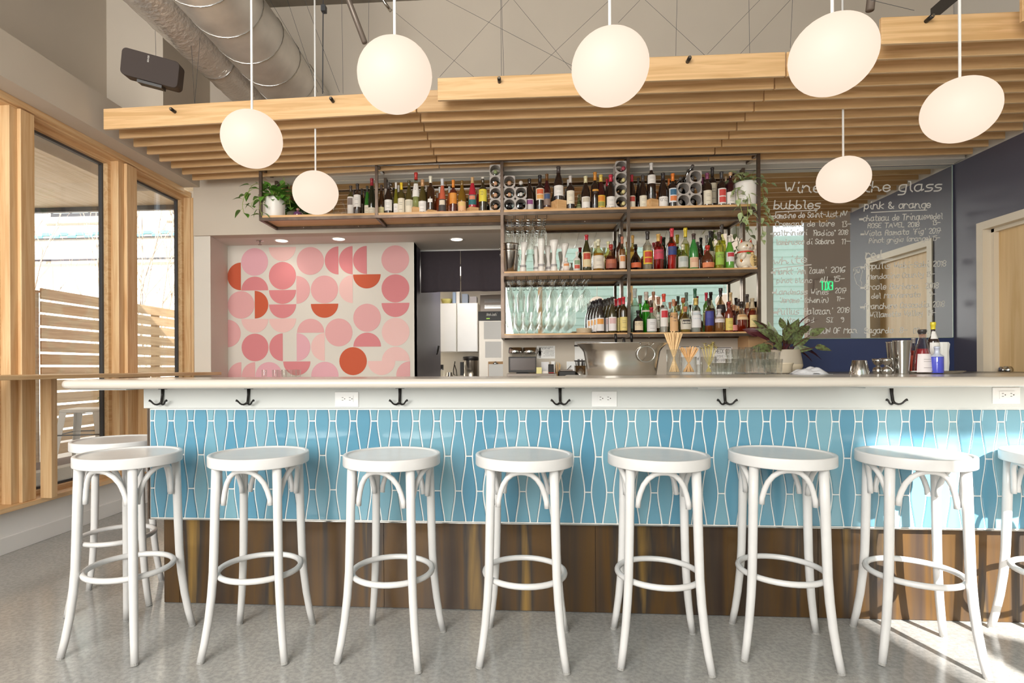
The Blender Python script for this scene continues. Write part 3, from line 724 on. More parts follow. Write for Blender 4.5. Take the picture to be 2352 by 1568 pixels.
PR = {  # profile: (radius fraction, height fraction)
 'bx': [(0,0.012),(.55,.004),(.93,0),(1,.02),(1,.60),(.96,.65),(.80,.695),(.50,.735),(.36,.77),(.34,.82),(.34,.955),(.40,.96),(.40,.99),(.36,1),(0,1)],
 'bu': [(0,0.012),(.55,.004),(.93,0),(1,.02),(1,.46),(.97,.52),(.86,.60),(.64,.69),(.44,.77),(.36,.83),(.345,.955),(.41,.96),(.41,.99),(.36,1),(0,1)],
 'al': [(0,0.012),(.55,.004),(.93,0),(1,.02),(1,.38),(.95,.46),(.80,.58),(.58,.70),(.42,.80),(.36,.87),(.35,.955),(.40,.96),(.40,.99),(.36,1),(0,1)],
 'li': [(0,0.012),(.6,.004),(.95,0),(1,.02),(1,.58),(.97,.62),(.85,.66),(.58,.70),(.40,.74),(.35,.80),(.35,.93),(.42,.94),(.42,.99),(.38,1),(0,1)],
 'sq': [(0,0.012),(.6,.004),(.95,0),(1,.02),(1,.46),(.96,.54),(.80,.62),(.52,.68),(.32,.73),(.28,.80),(.28,.92),(.36,.93),(.36,.99),(.33,1),(0,1)],
 'ro': [(0,0.012),(.6,.004),(.80,0),(.92,.05),(1,.22),(.99,.38),(.88,.50),(.62,.60),(.38,.68),(.27,.76),(.26,.88),(.34,.89),(.34,.99),(.3,1),(0,1)],
 'co': [(0,0.012),(.6,.004),(1,0),(1,.03),(.86,.40),(.62,.60),(.44,.76),(.34,.84),(.34,.93),(.40,.94),(.40,.99),(.36,1),(0,1)]}
def rat(prof, f):   # radius at height fraction
    for (r0, z0), (r1, z1) in zip(prof[1:], prof[2:]):
        if z0 <= f <= z1 and z1 > z0: return r0+(r1-r0)*(f-z0)/(z1-z0)
    return prof[3][0]
def bottle_at(pos, H, R, kind='bu', body='#2a1d18', liquid=None, label='#e8e0d2', lz=(0.10,0.36), cap=None, capf=0.80, label_txt=None, art=None, desc='', group='', name='wine_bottle', cat='bottle', clear=False, sx=1.0, turn=0.0, arcw=1.15):
    t = thing(name, pos, desc, cat, group)
    pf = PR[kind]; n = 22 if R > 0.02 else 16
    mb = MB(); mb.smooth = True; mb.lathe([(R*r if r else 0.0003, H*z) for r, z in pf], n, sx=sx)
    bo = mb.build('glass', clearb(body) if clear else gl(body), t, world=False)
    if liquid:
        fl = 0.64 if kind in ('bx','li','bu') else 0.56
        pts = [(0.0003, H*.015)]+[(R*.9*rat(pf, f), H*f) for f in (.02,.2,.4,.5,fl-.04,fl)]+[(0.0003, H*fl)]
        mb = MB(); mb.smooth = True; mb.lathe(pts, n, sx=sx); mb.build('liquid', liq(liquid), bo, world=False)
    def cylp(s, z, k=1.02):  # s in radians around the front
        a = -PI/2+s+turn; rr = R*rat(pf, min(max(z/H,0.03),0.99))*k+0.0004
        return (rr*math.cos(a)*sx, rr*math.sin(a), z)
    if label:
        z0, z1 = lz[0]*H, lz[1]*H; mb = MB(); m = 9; vs = []
        for j in range(4):
            for i in range(m+1): vs.append(cylp(-arcw+2*arcw*i/m, z0+(z1-z0)*j/3))
        fs = [(j*(m+1)+i, j*(m+1)+i+1, (j+1)*(m+1)+i+1, (j+1)*(m+1)+i) for j in range(3) for i in range(m)]
        mb.smooth = True; mb.add(vs, fs); mb.smooth = False
        mats = [pm('label_'+label.strip('#'), label, 0.6), pm('label_ink', '#6b5f58', 0.8)]
        if art: mats.append(pm('label_'+art[0].strip('#'), art[0], 0.6)); 
        if art and len(art) > 1: mats.append(pm('label_'+art[1].strip('#'), art[1], 0.6))
        hh = z1-z0; ff = lambda s, z: cylp(s, z, 1.045)
        if art:
            for q, c in enumerate(art[:2]):
                mb.cur = 2+q
                a, b = (0.52,0.92) if q == 0 else (0.10,0.45)
                for i in range(4): ribbon(mb, [(-0.75+0.375*i, z0+hh*(a+b)/2), (-0.75+0.375*(i+1), z0+hh*(a+b)/2)], hh*(b-a), ff)
        mb.cur = 1
        if label_txt:
            wd = min(1.7, 0.30*len(label_txt)); write(mb, label_txt, -wd/2, z0+hh*0.55, wd, hh*0.24, ff, stroke=hh*0.05, smooth=False)
        elif not art and R > 0.017:
            for q in (0.70, 0.58, 0.24): ribbon(mb, [(-0.45, z0+hh*q), (0, z0+hh*q), (0.45, z0+hh*q)], hh*0.018, ff)
        mb.build('label', mats, t, world=False)
    if cap:
        z0 = capf*H; mb = MB(); mb.smooth = True
        pts = [(R*rat(pf, z0/H+0.001)*1.10+.0006, z0)]
        for r, z in pf:
            if z*H > z0+0.003 and r > 0: pts.append((R*r*1.10+0.0006, min(z*H, H)+(0.001 if z > .98 else 0)))
        pts.append((0.0003, H+0.0015)); mb.lathe(pts, 14, cap0=False)
        mb.build('cap', pm('cap_'+cap.strip('#'), cap, 0.35, 0.1), t, world=False)
    return t
TIER = {'A': 'top shelf', 'B': 'middle shelf', 'C': 'lower shelf'}
RD, BK = '#c2283a', '#262123'
DK, OL, GN, BR = '#2a1d18', '#4c4220', '#2d6b25', '#3a2414'
def riser(x, y, z, h, w, lb):
    o = MB().box(x-w/2, x+w/2, y-w/2, y+w/2, z, z+h).build('riser_block', m_oaks, bevel=0.001, seg=1, base=(x, y, z)) if False else None
    t = thing('riser_block', (x, y, z), lb, 'block', 'wooden riser blocks on the top shelf', rz=0.55)
    MB().box(-w/2, w/2, -w/2, w/2, 0, h).build('block', m_oaks, t, world=False, bevel=0.001, seg=1)
def rowset(tier, bay, group, rows):
    """rows: px, ytop, width px, kind, body, cap, label colour, label range, back, options, look"""
    rows = sorted(rows, key=lambda r: r[0]); front = 0
    for i, r in enumerate(rows):
        px, yt, w, kind, body, cap, lab, lz, back, op, look = r
        op = dict(op); rz = op.pop('riser', 0); Y = YF+(0.075 if not back else 0.195); Y = op.pop('Y', Y)
        z0 = WT[tier]+rz; p = PY(px, yt, Y); H = p.z-z0; R = w/2*Y/F_PX*0.97
        lb = '%s, %s along the %s, %s bay' % (look, ordn(i) if i < 20 else 'last', TIER[tier], bay)
        bottle_at((p.x, Y, z0), H, R, kind, body, op.pop('liquid', None), lab, lz, cap, desc=lb, group=group, **op)
        if rz: riser(p.x+0.0, Y+0.0, WT[tier], rz-0.001, min(R*2.3, 0.1), 'oak riser block under the %s' % look.split(',')[0])
L1, L2, L3 = (.10,.42), (.10,.50), (.08,.30)
CRM, WHT = '#e6dcc6', '#ece6df'
g1 = 'wine bottles on the top shelf'
rowset('A', 'first', g1, [
 (805.6,427,16,'bx',OL,'#4a3d35',WHT,(.06,.62),0,{'art':('#8b7d76',)},'brown wine bottle with drawing label'),
 (821,422.6,18.5,'bx',BR,'#3d3531',WHT,(.26,.64),0,{},'amber wine bottle with plain white label'),
 (813,437,13,'bx',DK,'#3b2a22',None,L1,1,{},'dark wine bottle half hidden'),
 (831,434,13,'bx',DK,'#3b3431',WHT,(.1,.5),1,{},'dark wine bottle with white label half hidden'),
 (838,439,12,'bx',DK,'#3b3431',None,L1,1,{},'slim dark wine bottle half hidden'),
 (843.5,428,14,'al',GN,'#3a3a30',CRM,(.05,.34),0,{},'bright green slim wine bottle'),
 (854,410.4,19,'al','#1e2418','#9c2b35',CRM,(.05,.20),0,{'capf':.80},'dark green slim wine bottle with red capsule')])
rowset('A', 'second', g1, [
 (876,425,14,'al',BR,'#4f3d33','#ddcf98',(.05,.26),0,{},'brown wine bottle with yellowish low label'),
 (886,434,12,'bu',DK,'#e8e0d8',None,L1,1,{},'bottle with white capsule half hidden'),
 (892.4,419.5,19.5,'bu',DK,'#4c4541',WHT,(.12,.45),0,{},'dark wine bottle with banded grey capsule'),
 (909.5,419.5,12,'al','#6e6a20','#dfdcd6',WHT,(.04,.34),0,{},'olive slim bottle with white capsule'),
 (915.5,426,12,'bx',OL,'#e0dad0',None,L1,1,{},'olive bottle with pale capsule half hidden'),
 (922,420,17,'bx',OL,'#e5c22b',CRM,(.04,.50),0,{'capf':.78},'olive wine bottle with yellow capsule'),
 (939.5,415,19,'bu',OL,None,CRM,(.05,.42),0,{'art':('#cfc8b4',)},'dark olive bottle with circle label'),
 (955.4,397,20,'co','#dfe8df','#c23a32',WHT,(.30,.68),0,{'riser':.055,'clear':True,'liquid':'#e6dfa0','label_txt':'E'},'tall clear cone bottle with red cap'),
 (970.5,413,20,'bu',OL,'#c79a6e',WHT,(.06,.36),0,{},'olive bottle with tan capsule'),
 (979,426,12,'bx',DK,'#e6e0d6',None,L1,1,{},'dark bottle with pale neck half hidden'),
 (989,405,19,'li',BR,'#e6e0cc',WHT,(.22,.32),0,{'riser':.03,'capf':.80,'arcw':.6},'tall brown bottle with small round label'),
 (1004,443,13,'bu','#b5532a','#d9d2c6',None,L1,1,{},'small orange bottle half hidden'),
 (1010,430,13,'bu','#b5532a','#d8d5d0',None,L1,1,{},'orange bottle with silver cap half hidden'),
 (1016,411,20,'co','#c8644a','#cfcfd2','#4b4542',(.06,.40),0,{'art':('#e3d3bd',)},'coral sparkling bottle with silver foil cap'),
 (1032,429,13,'bu','#c96a35','#cfd4d2',None,L1,1,{},'orange bottle with clear neck half hidden'),
 (1041,414,18,'bx','#5b2418','#e08a33','#e0913a',(.28,.60),0,{'capf':.78,'art':('#e39a45',)},'dark red bottle with orange capsule and label'),
 (1061,415,20,'bu','#7a5a1c',None,'#ecb98a',(.06,.34),0,{'art':('#e6c47c',)},'amber bottle with peach label'),
 (1085,407.6,19,'al','#b8283a','#d0a878','#2d6f72',(.08,.40),0,{'riser':.045,'art':('#d8896a',)},'red rosé bottle with teal label'),
 (1098,433,12,'bu','#b03030','#c79f84',None,L1,1,{},'red bottle half hidden'),
 (1109,407,20,'bx','#3b2f1a','#e2dccf','#e2cf48',(.30,.64),0,{'capf':.95,'label_txt':'DEN'},'dark bottle with yellow label and white seal')])
rowset('A', 'third', g1, [
 (1216,411,20.5,'bu',DK,None,'#d9d0cc',(.04,.36),0,{'art':('#8d4a7f',)},'dark bottle with purple and white label'),
 (1227,430,12,'bu',DK,BK,None,L1,1,{},'dark bottle half hidden'),
 (1240,403,20,'bx',DK,BK,'#e9d9c2',(.30,.62),0,{'art':('#d9683f','#e0a45c')},'black bottle with orange picture label'),
 (1256,400,17,'bu','#3b1418','#6a4318','#8a7468',(.06,.42),0,{'riser':.03,'art':('#3f5478',)},'dark red bottle with blue landscape label'),
 (1282.7,383,23,'bu',DK,'#4d4340',WHT,(.12,.42),0,{'riser':.085},'tall black bottle on a big block'),
 (1305,413,14,'bx',DK,'#c9c4be',None,L1,1,{},'dark bottle with grey capsule half hidden'),
 (1310,404.4,19,'bx',DK,'#cdc4bd',CRM,(.18,.56),0,{},'black bottle with dotted cream label'),
 (1329,455,12,'bu','#5f6b3a',None,'#b9bd8a',(.05,.6),1,{},'short green bottle half hidden'),
 (1345,405,20.5,'bu',DK,'#dcd3a8',WHT,(.06,.38),0,{'art':('#c9bda9',)},'black bottle with cream capsule and script label'),
 (1366.5,396,19,'bx',DK,'#d08a32','#3a2c22',(.42,.54),0,{'capf':.78,'art':('#d79a3c',),'arcw':.5},'black bottle with orange capsule and gold emblem'),
 (1380,402,20,'bu','#3a1416','#dcc25c','#e3b941',(.06,.40),0,{'art':('#d9862f','#9c9a4c')},'dark red bottle with yellow capsule and cartoonish label'),
 (1394,412,13,'bu',DK,RD,None,L1,1,{},'dark bottle with red capsule half hidden'),
 (1402.5,402,21,'bu',DK,'#c93448',WHT,(.06,.36),0,{},'black bottle with bright red capsule')])
rowset('A', 'fourth', g1, [
 (1451,402,16,'bu',DK,'#b83040',CRM,(.04,.38),0,{'art':('#b8453a',)},'black bottle with red capsule and red emblem'),
 (1466,409,13,'bu',DK,'#3d3935',None,L1,1,{},'black bottle half hidden'),
 (1476.5,402,18,'bu',DK,'#4a4441',CRM,(.05,.38),0,{},'black bottle with dark capsule and cream label'),
 (1495.7,375,20,'bx',DK,'#ded8d2',WHT,(.42,.66),0,{'riser':.075,'capf':.80},'tall dark bottle with blank white label'),
 (1522.6,398,21,'bu',DK,'#352f30',WHT,(.04,.32),0,{'label_txt':'ROSTWOLD'},'black bottle with lettered white label'),
 (1536,411,12,'bx',DK,'#e07a2c',None,L1,1,{},'bottle with orange capsule half hidden'),
 (1545,399,20,'bx',DK,'#e8802c','#dfe0e2',(.16,.56),0,{'capf':.78,'art':('#3c6b8a','#e08046')},'dark bottle with orange capsule and blue picture label'),
 (1613,409,13,'bx',DK,'#7d3558',None,L1,1,{},'bottle with purple capsule half hidden'),
 (1624,398,20.5,'bx','#33231a','#8b4567',CRM,(.08,.48),0,{'capf':.82},'dark bottle with purple capsule and cream label'),
 (1636,385,18,'bx',DK,'#2f2726','#e0d3b8',(.10,.60),1,{'riser':.03,'capf':.78},'tall black bottle with long beige label'),
 (1657,395.4,20,'bx',DK,'#45403f','#e8e0da',(.08,.52),0,{'capf':.8,'art':('#cf4a42','#cf4a42')},'black bottle with red label'),
 (1667,406,13,'bx',DK,'#c0a080',None,L1,1,{},'dark bottle with cork half hidden'),
 (1677.6,396.5,20,'bx','#35161a','#cda57c',WHT,(.08,.42),0,{'capf':.9},'dark red bottle with cork and white label')])
g2 = 'liquor bottles on the middle shelf'
kw = dict(name='liquor_bottle')
rowset('B', 'left', g2, [
 (1300.3,592,16,'li','#e2d6cd',None,'#e9ddd4',(.2,.6),0,dict(kw, art=('#e0955c',)),'short white tin with orange print'),
 (1325,578,16,'li','#d9d4cb',None,'#d9d4cb',(.1,.6),0,dict(kw, art=('#8ba07f','#c5523f')),'white tin with green tartan print'),
 (1347,539.7,20.5,'bu','#39391f','#b02832','#dcc296',(.12,.52),0,dict(kw, capf=.86, art=('#b8442f','#d9c9a0')),'dark green vermouth bottle with red cap'),
 (1367,555,17,'sq','#e8e2c0','#d6cfae',None,L1,1,dict(kw, clear=True, liquid='#c99a3a'),'golden bottle with cream cap half hidden'),
 (1374,550,26,'sq','#efe6c4','#d9d2b4','#ddd2c2',(.08,.48),0,dict(kw, clear=True, liquid='#cf9a33'),'wide golden liqueur bottle with cream cap'),
 (1397,555,20,'sq','#ece0a8','#d9d2a4',None,L1,1,dict(kw, clear=True, liquid='#c9a840'),'yellow bottle with cream cap half hidden'),
 (1403,562,27,'ro','#d9b8a0','#a2352d','#9a5440',(.10,.44),0,dict(kw, clear=True, liquid='#7d2412', art=('#b8694a',)),'squat amber whisky bottle with red wax'),
 (1423,538.7,18,'li','#3d2018','#3b352f','#6a4a35',(.3,.55),1,kw,'dark red bottle half hidden by a clear one'),
 (1429,544,15,'li','#e8dfce','#b56d52','#e4d6c8',(.08,.46),0,dict(kw, clear=True, liquid='#b98a58', art=('#dc8f55',)),'slim clear bottle with copper cap')])
rowset('B', 'right', g2, [
 (1453,541,15,'li','#e3d8a8','#c99a4c','#d8b13e',(.30,.56),1,dict(kw, clear=True, liquid='#caa040'),'bottle with gold cap and yellow label half hidden'),
 (1460,566,25,'ro','#8a4a22',None,'#d96a3e',(.12,.32),0,dict(kw, clear=True, liquid='#6b2a10'),'squat brown bottle with orange label'),
 (1487,531.7,22,'li','#e8e8e4','#3a3430','#e3bd3c',(.16,.50),0,dict(kw, clear=True, liquid='#d9cdb8', art=('#c4442c','#c4442c')),'clear bottle with fiery yellow and red label'),
 (1512,538,23,'bx','#e3a09a','#cfa55e','#c8475a',(.30,.56),0,dict(kw, clear=True, liquid='#b3121e', label_txt='CAMPARI'),'red bitter bottle with gold cap'),
 (1517,543,16,'li','#3a2a26','#c23038',None,L1,1,kw,'dark bottle with red cap half hidden'),
 (1541,530,22,'bx','#27301f','#2e3220',None,L1,1,kw,'big dark green bottle half hidden'),
 (1543,525,20.5,'li','#f0a58a','#c93a44','#33427c',(.36,.56),0,dict(kw, clear=True, liquid='#d63a1c', label_txt='APEROL', art=('#33427c',)),'orange aperitif bottle with red cap'),
 (1568,562,24,'sq','#e9ecdf','#ddd5b8','#c9cbc3',(.10,.52),0,dict(kw, clear=True, liquid='#e3dba0', art=('#aeb4ae',)),'squat clear bottle with oval label'),
 (1574,524,20,'li','#e6ead8','#d8bd36',None,L1,1,dict(kw, clear=True, liquid='#c9c452'),'tall clear bottle with yellow cap'),
 (1593,537,21,'bu','#37843f','#4a3a35','#e2bf9f',(.06,.34),0,dict(kw, capf=.84, art=('#d9a98c',)),'green bottle with black cap and cream label'),
 (1607,570,17,'li','#3f1d16','#33261f',None,L1,1,kw,'dark brown bottle half hidden'),
 (1623,541,14,'li','#e5e5e0','#6f6a62','#c63a32',(.3,.6),1,dict(kw, clear=True),'clear bottle with red ribbon half hidden'),
 (1625,564,29,'ro','#5b2f1d','#c23b2e','#e58a5c',(.08,.28),0,dict(kw, liquid='#5a240e'),'squat brown cognac bottle with orange label'),
 (1631,531,17,'bu','#1f2f19','#241f1f','#d8cdb2',(.30,.50),1,dict(kw, capf=.85),'dark bottle with round cream label and black cap'),
 (1651.7,534,20.5,'li','#e9ebc4','#4a4038','#9cc04a',(.12,.46),0,dict(kw, clear=True, liquid='#d8cf62', label_txt='CHARTREUSE'),'yellow herbal liqueur bottle with green label'),
 (1658,516,17,'li','#eef0cf','#453c35','#d9cf45',(.40,.55),1,dict(kw, clear=True, liquid='#c8cc30', riser=.02),'tall yellow liqueur bottle standing behind'),
 (1676,541,19,'bu','#5f9e35','#d9cfc4','#dcd6d2',(.22,.50),0,dict(kw, art=('#c0353c',)),'bright green bottle with white label')])
g3 = 'bottles on the lower shelf'
wr = []
for (px, yt, w, n, cap, body, lab, art, lk) in ((1378,686,19,4,BK,'#2b2420','#e2dad6','#e09a4a','dark wine bottle with orange striped label'),(1406,682,20,4,'#3a352f','#3d3519','#e6dddb','#d9b3b0','olive wine bottle with pink scribble label'),(1432,682,20.5,3,'#c9303a','#3a2a12','#ddc77c','#d2b55f','wine bottle with red capsule and yellow label')):
    for j in range(n):
        D = (4.50+0.078*j) if j < 3 else 4.655+0.0*(j)
        Y = 4.468+0.068*j; sc = 4.468/Y
        wr.append((1194+(px-1194)*1.0*sc*(1-0.012*j)-(2.2*j if j else 0), 843-(843-yt)*sc-0.0, w*sc, 'bx' if n == 3 else 'bu', body, cap, lab, (.06,.44), 1 if j else 0, {'Y': Y, 'art': (art,) if n > 3 else None}, lk if j == 0 else 'row mate behind the %s' % lk))
# keep the three files in order of depth instead of mixing them: a file is one wine repeated backwards
for i, r in enumerate(wr):
    px, yt, w, kind, body, cap, lab, lz, back, op, look = r
    Y = op['Y']; p = PY(px, yt, Y); z0 = WT['C']; f = [0,1,2,3,0,1,2,3,0,1,2][i]
    lb = ('%s, frontmost of its file' % look) if f == 0 else '%s of its file behind the %s' % (ordn(f), look.split('the ',1)[1])
    bottle_at((p.x, Y, z0), p.z-z0, 0.0335, kind, body, None, lab, lz, cap, desc=lb, group=g3, art=op['art'])
rowset('C', 'right', g3, [
 (1458,663,21,'li','#dfeadf','#c9cfc8','#a9cdb8',(.12,.60),1,dict(kw, clear=True, liquid='#cfe0cf'),'tall pale green bottle with silver cap'),
 (1465.7,713,23.5,'sq','#221d1c','#2b2624','#e2cfae',(.12,.52),0,dict(kw, label_txt="HENDRICK'S", arcw=.9, capf=.86),'squat black gin bottle with diamond label'),
 (1484,670.5,22,'li','#8fd07a','#c9b7a8','#d9c9bb',(.52,.56),1,dict(kw, clear=True, liquid='#a9dc8e'),'ribbed green gin bottle'),
 (1496,706,23.5,'sq','#e3efe6','#b52c3c','#dcd8d6',(.06,.54),0,dict(kw, clear=True, liquid='#dfe9e0'),'clear gin bottle with red cap'),
 (1500.7,670,17,'li','#e9e6dc','#9a6a4e','#d9cdb8',(.30,.55),1,dict(kw, clear=True),'clear bottle with brown cap half hidden'),
 (1512,681.7,18,'li','#e6e6e0','#a5745a','#dcd4c6',(.15,.52),1,dict(kw, clear=True, label_txt='VODKA'),'clear vodka bottle half hidden'),
 (1524.5,675,19,'li','#f0efec','#d04a35','#e6dfd8',(.16,.60),0,dict(kw, clear=True, liquid='#eceae6', art=('#c8323a',)),'clear vodka bottle with red and gold cap'),
 (1539,694,16,'li','#eceae6','#a8755a',None,L1,1,dict(kw, clear=True),'clear bottle with copper cap half hidden'),
 (1547,687.6,20,'sq','#efece6','#c88a68','#dcae7c',(.04,.60),0,dict(kw, clear=True, label_txt="Tito's"),'clear vodka bottle with tan label'),
 (1569,684,24,'ro','#ded0a0','#a85a35',None,L1,1,dict(kw, clear=True, liquid='#b8a04a', capf=.86),'round bottle with ball stopper'),
 (1574,704,26,'ro','#e9e2c8','#c07a52','#cfc8b8',(.12,.52),0,dict(kw, clear=True, liquid='#d9cc98', art=('#4b4642',)),'round tequila bottle with black and white label'),
 (1576,672,16,'li','#e8ebe6','#5a6a5c',None,L1,1,dict(kw, clear=True),'tall clear bottle with grey cap half hidden'),
 (1596,663,18,'bu','#e9ece8','#39664c','#cfc4b4',(.3,.5),1,dict(kw, clear=True),'tall clear bottle with green neck'),
 (1598,685,23,'bu','#eef0ee','#d6b96a','#e6e3e2',(.14,.62),0,dict(kw, clear=True, liquid='#e9ebe6', art=('#cdd2d6',)),'clear mezcal bottle with tall white label'),
 (1622,672,16,'bx','#49702e','#b0283a','#c8bf8e',(.2,.5),1,kw,'green whisky bottle with red cap'),
 (1628.5,685,20.5,'li','#e5d6c0','#3c2c26','#3f3f86',(.20,.62),0,dict(kw, clear=True, liquid='#b06a35', art=('#4a4a92',)),'whisky bottle with indigo label'),
 (1651.5,710,23,'li','#e8e2da','#d8d0cc','#e3d8d6',(.42,.80),0,dict(kw, clear=True, liquid='#c99a68'),'clear bottle with amber base and pink label'),
 (1655,662,22,'sq','#e3d3c0','#352b28','#2f2523',(.40,.60),1,dict(kw, clear=True, liquid='#a04a18', label_txt='W-', riser=.03),'amber bourbon bottle with black cap'),
 (1674,693,19,'li','#7a3322','#8e3a2c','#e0c968',(.06,.46),0,kw,'dark red bottle with yellow label'),
 (1678,672,16,'bu','#e6d9c8','#c8a878',None,L1,1,dict(kw, clear=True, liquid='#b8703c'),'tall bottle with cork half hidden'),
 (1685,700,17,'li','#b86a45','#a07050','#d9877c',(.06,.26),0,dict(kw, clear=True, liquid='#8e3a1c'),'slim amber bottle with pink label'),
 (1696,687,17,'sq','#eae2d8','#4a3a33',None,L1,1,dict(kw, clear=True, liquid='#b06a3a'),'clear bottle with dark stopper half hidden'),
 (1703,693,29,'ro','#ead8c8','#3c322c','#e3c49a',(.40,.58),0,dict(kw, clear=True, liquid='#a5361a', art=('#c99a68',)),'large rounded bourbon bottle'),
 (1716,676,16,'li','#e6ddd4','#3e332e',None,L1,1,dict(kw, clear=True, liquid='#9c3c20'),'tall red bottle half hidden'),
 (1727.6,685,21,'bu','#e5cdb0','#c8b494','#e0c98c',(.14,.50),0,dict(kw, clear=True, liquid='#a03c18', capf=.70, arcw=.85),'bourbon bottle with round cream label')])

# ------------------------------------------------------------------ bottle racks on the top shelf
def lying(x, z, capc, lb, ang=0.0, y0=4.45, body=DK):
    t = thing('wine_bottle', (x, y0, z), lb, 'bottle', 'wine bottles lying on the top shelf')
    pf = PR['bu']; H = 0.285; R = 0.0365
    def tr(mb):
        c, s = math.cos(ang), math.sin(ang)
        out = []
        for (a, b, c_) in mb.v:
            yy = (H-c_); xx = a; zz = b
            out.append((xx*c - (yy-0.12)*s*0.35 , yy, zz)); 
        mb.v = out; return mb
    mb = MB(); mb.smooth = True; mb.lathe([(R*r if r else .0003, H*z_) for r, z_ in pf], 20); tr(mb).build('glass', gl(body), t, world=False)
    mb = MB(); mb.smooth = True; mb.lathe([(R*.345+.001, H*.86),(R*.345+.001,H*.95),(R*.42+.001,H*.96),(R*.42,H+.001),(.0003,H+.001)], 12, cap0=False); tr(mb).build('cap', pm('cap_'+capc.strip('#'), capc, .4), t, world=False)
m_rack = pm('grey_plastic_rack', '#b3aba4', 0.5)
def rack(x0, cols, rows, heights, lb):
    c = 0.0935
    t = thing('bottle_rack', (x0, 4.44, WT['A']), lb, 'bottle rack', 'grey plastic bottle racks')
    for i in range(cols):
        for j in range(heights[i]):
            mb = MB(); n = 24; R = 0.0425; h = c/2
            cx = c*i+h; cz = c*j+h; vs = []
            for y in (0.0, 0.10):
                for k in range(n):
                    a = 2*PI*k/n+PI/n; ca, sa = math.cos(a), math.sin(a); m = max(abs(ca), abs(sa))
                    vs.append((cx+h*ca/m*0.995, y, cz+h*sa/m*0.995)); vs.append((cx+R*ca, y, cz+R*sa))
            fs = []
            for k in range(n):
                a, b = 2*k, 2*((k+1)%n); o = 2*n
                fs += [(a, b, b+1, a+1), (o+a+1, o+b+1, o+b, o+a), (a+1, b+1, o+b+1, o+a+1), (a, o+a, o+b, b)]
            mb.add(vs, fs); mb.build('cell', m_rack, t, world=False)
xr = PY(1124.6, 430, 4.44).x
rack(xr, 1, 4, [4], 'single column grey bottle rack left of the middle shelf post')
CK = '#c99a78'
for j, (cc, bd) in enumerate(((CK,DK),(CK,DK),(CK,DK),('#8d9a6a','#6f7a4a'))):
    lying(xr+0.0467, WT['A']+0.0385+0.0935*j, cc, 'wine bottle lying in the rack left of the middle post, %s from bottom' % ordn(j), body=bd)
xr = PY(1156.5, 430, 4.44).x
rack(xr, 2, 3, [3, 2], 'stepped grey bottle rack right of the middle shelf post')
for i, j, cc in ((0,0,BK),(0,1,CK),(0,2,CK),(1,0,BK),(1,1,'#cfc8c0'),(1,2,'#cfc8c0')):
    lying(xr+0.0467+0.0935*i, WT['A']+0.0385+0.0935*j, cc, 'wine bottle lying in the stepped rack, %s column, %s from bottom' % (['left','right'][i], ordn(j)))
xr = PY(1413.5, 430, 4.44).x
rack(xr, 1, 4, [4], 'single column grey bottle rack beside the third bay right post')
for j in range(4): lying(xr+0.0467, WT['A']+0.0385+0.0935*j, ['#d8c98e','#d8c98e','#d8c98e','#b84a58'][j], 'wine bottle lying in the third bay right rack, %s from bottom' % ordn(j), ang=0.5)
xr = PY(1556.5, 430, 4.44).x
rack(xr, 2, 3, [2, 3], 'stepped grey bottle rack in the fourth bay')
for i, j, cc in ((0,0,'#6a6560'),(0,1,'#6a6560'),(0,2,'#4a4542'),(1,0,'#55504d'),(1,1,'#55504d'),(1,2,'#55504d'),(1,3,'#55504d')):
    lying(xr+0.0467+0.0935*i, WT['A']+0.0385+0.0935*j, cc, 'wine bottle lying in the fourth bay rack, %s column, %s from bottom' % (['left','right'][i], ordn(j)), ang=-0.5)
# squat bottle and glass carafe half hidden behind the leftmost low lamp
p = PY(684, 482, 4.50); bottle_at((p.x,4.50,WT['A']), p.z-WT['A']+0.01, 0.035, 'ro', '#6b3d55', None, '#5f3a63', (.3,.6), '#b58a78', desc='small squat purple liqueur bottle beside the left pothos pot', group=g1, name='liquor_bottle', art=('#8b6a9a',))
cr_ = thing('glass_carafe', (PY(783,460,4.58).x, 4.56, WT['A']), 'clear glass carafe behind the low left globe lamp', 'carafe')
mb = MB(); mb.smooth = True; mb.lathe([(.03,.0),(.055,.01),(.062,.05),(.05,.10),(.03,.13),(.032,.16)], 24, cap1=False); mb.build('body', m_glass, cr_, world=False)

# ------------------------------------------------------------------ stemware and hangers
def stem_profile(kind):
    if kind == 'tulip': return [(.0355,0),(.034,.002),(.006,.006),(.0045,.02),(.006,.045),(.012,.055),(.030,.085),(.038,.12),(.038,.17),(.036,.225)]
    if kind == 'wine': return [(.036,0),(.034,.002),(.005,.006),(.0042,.03),(.005,.075),(.014,.085),(.030,.11),(.036,.14),(.033,.18),(.029,.212)]
    return [(.036,0),(.034,.002),(.006,.005),(.0045,.02),(.006,.05),(.018,.06),(.032,.085),(.036,.115),(.033,.15),(.030,.178)]
def stem(name, kind, lb, grp, cat='glass'):
    mb = MB(); mb.smooth = True; mb.lathe(stem_profile(kind), 20, cap0=False, cap1=False)
    o = mb.build(name, m_glass); tag(o, lb, cat, grp); return o
def hangers(x0, n, z, lb):
    t = thing('glass_hanger', (x0, YF, z), lb, 'hanger rack', 'wire glass hangers')
    for i in range(n+0):
        mb = MB(); x = x0+0.088*i
        for y in (YF+0.02, YF+0.24):
            mb.tube([(x-0.038,y,z),(x-0.038,y,z-0.024),(x-0.034,y,z-0.030),(x-0.015,y,z-0.030)], 0.0022, 6); mb.tube([(x+0.038,y,z),(x+0.038,y,z-0.024),(x+0.034,y,z-0.030),(x+0.015,y,z-0.030)], 0.0022, 6)
        for s in (-1,1): mb.tube([(x+s*0.015,YF+0.015,z-0.030),(x+s*0.015,YF+0.26,z-0.030)], 0.0022, 6)
        mb.build('wire_slot', m_black, t)
xh = PY(1170, 500, YF+0.05).x
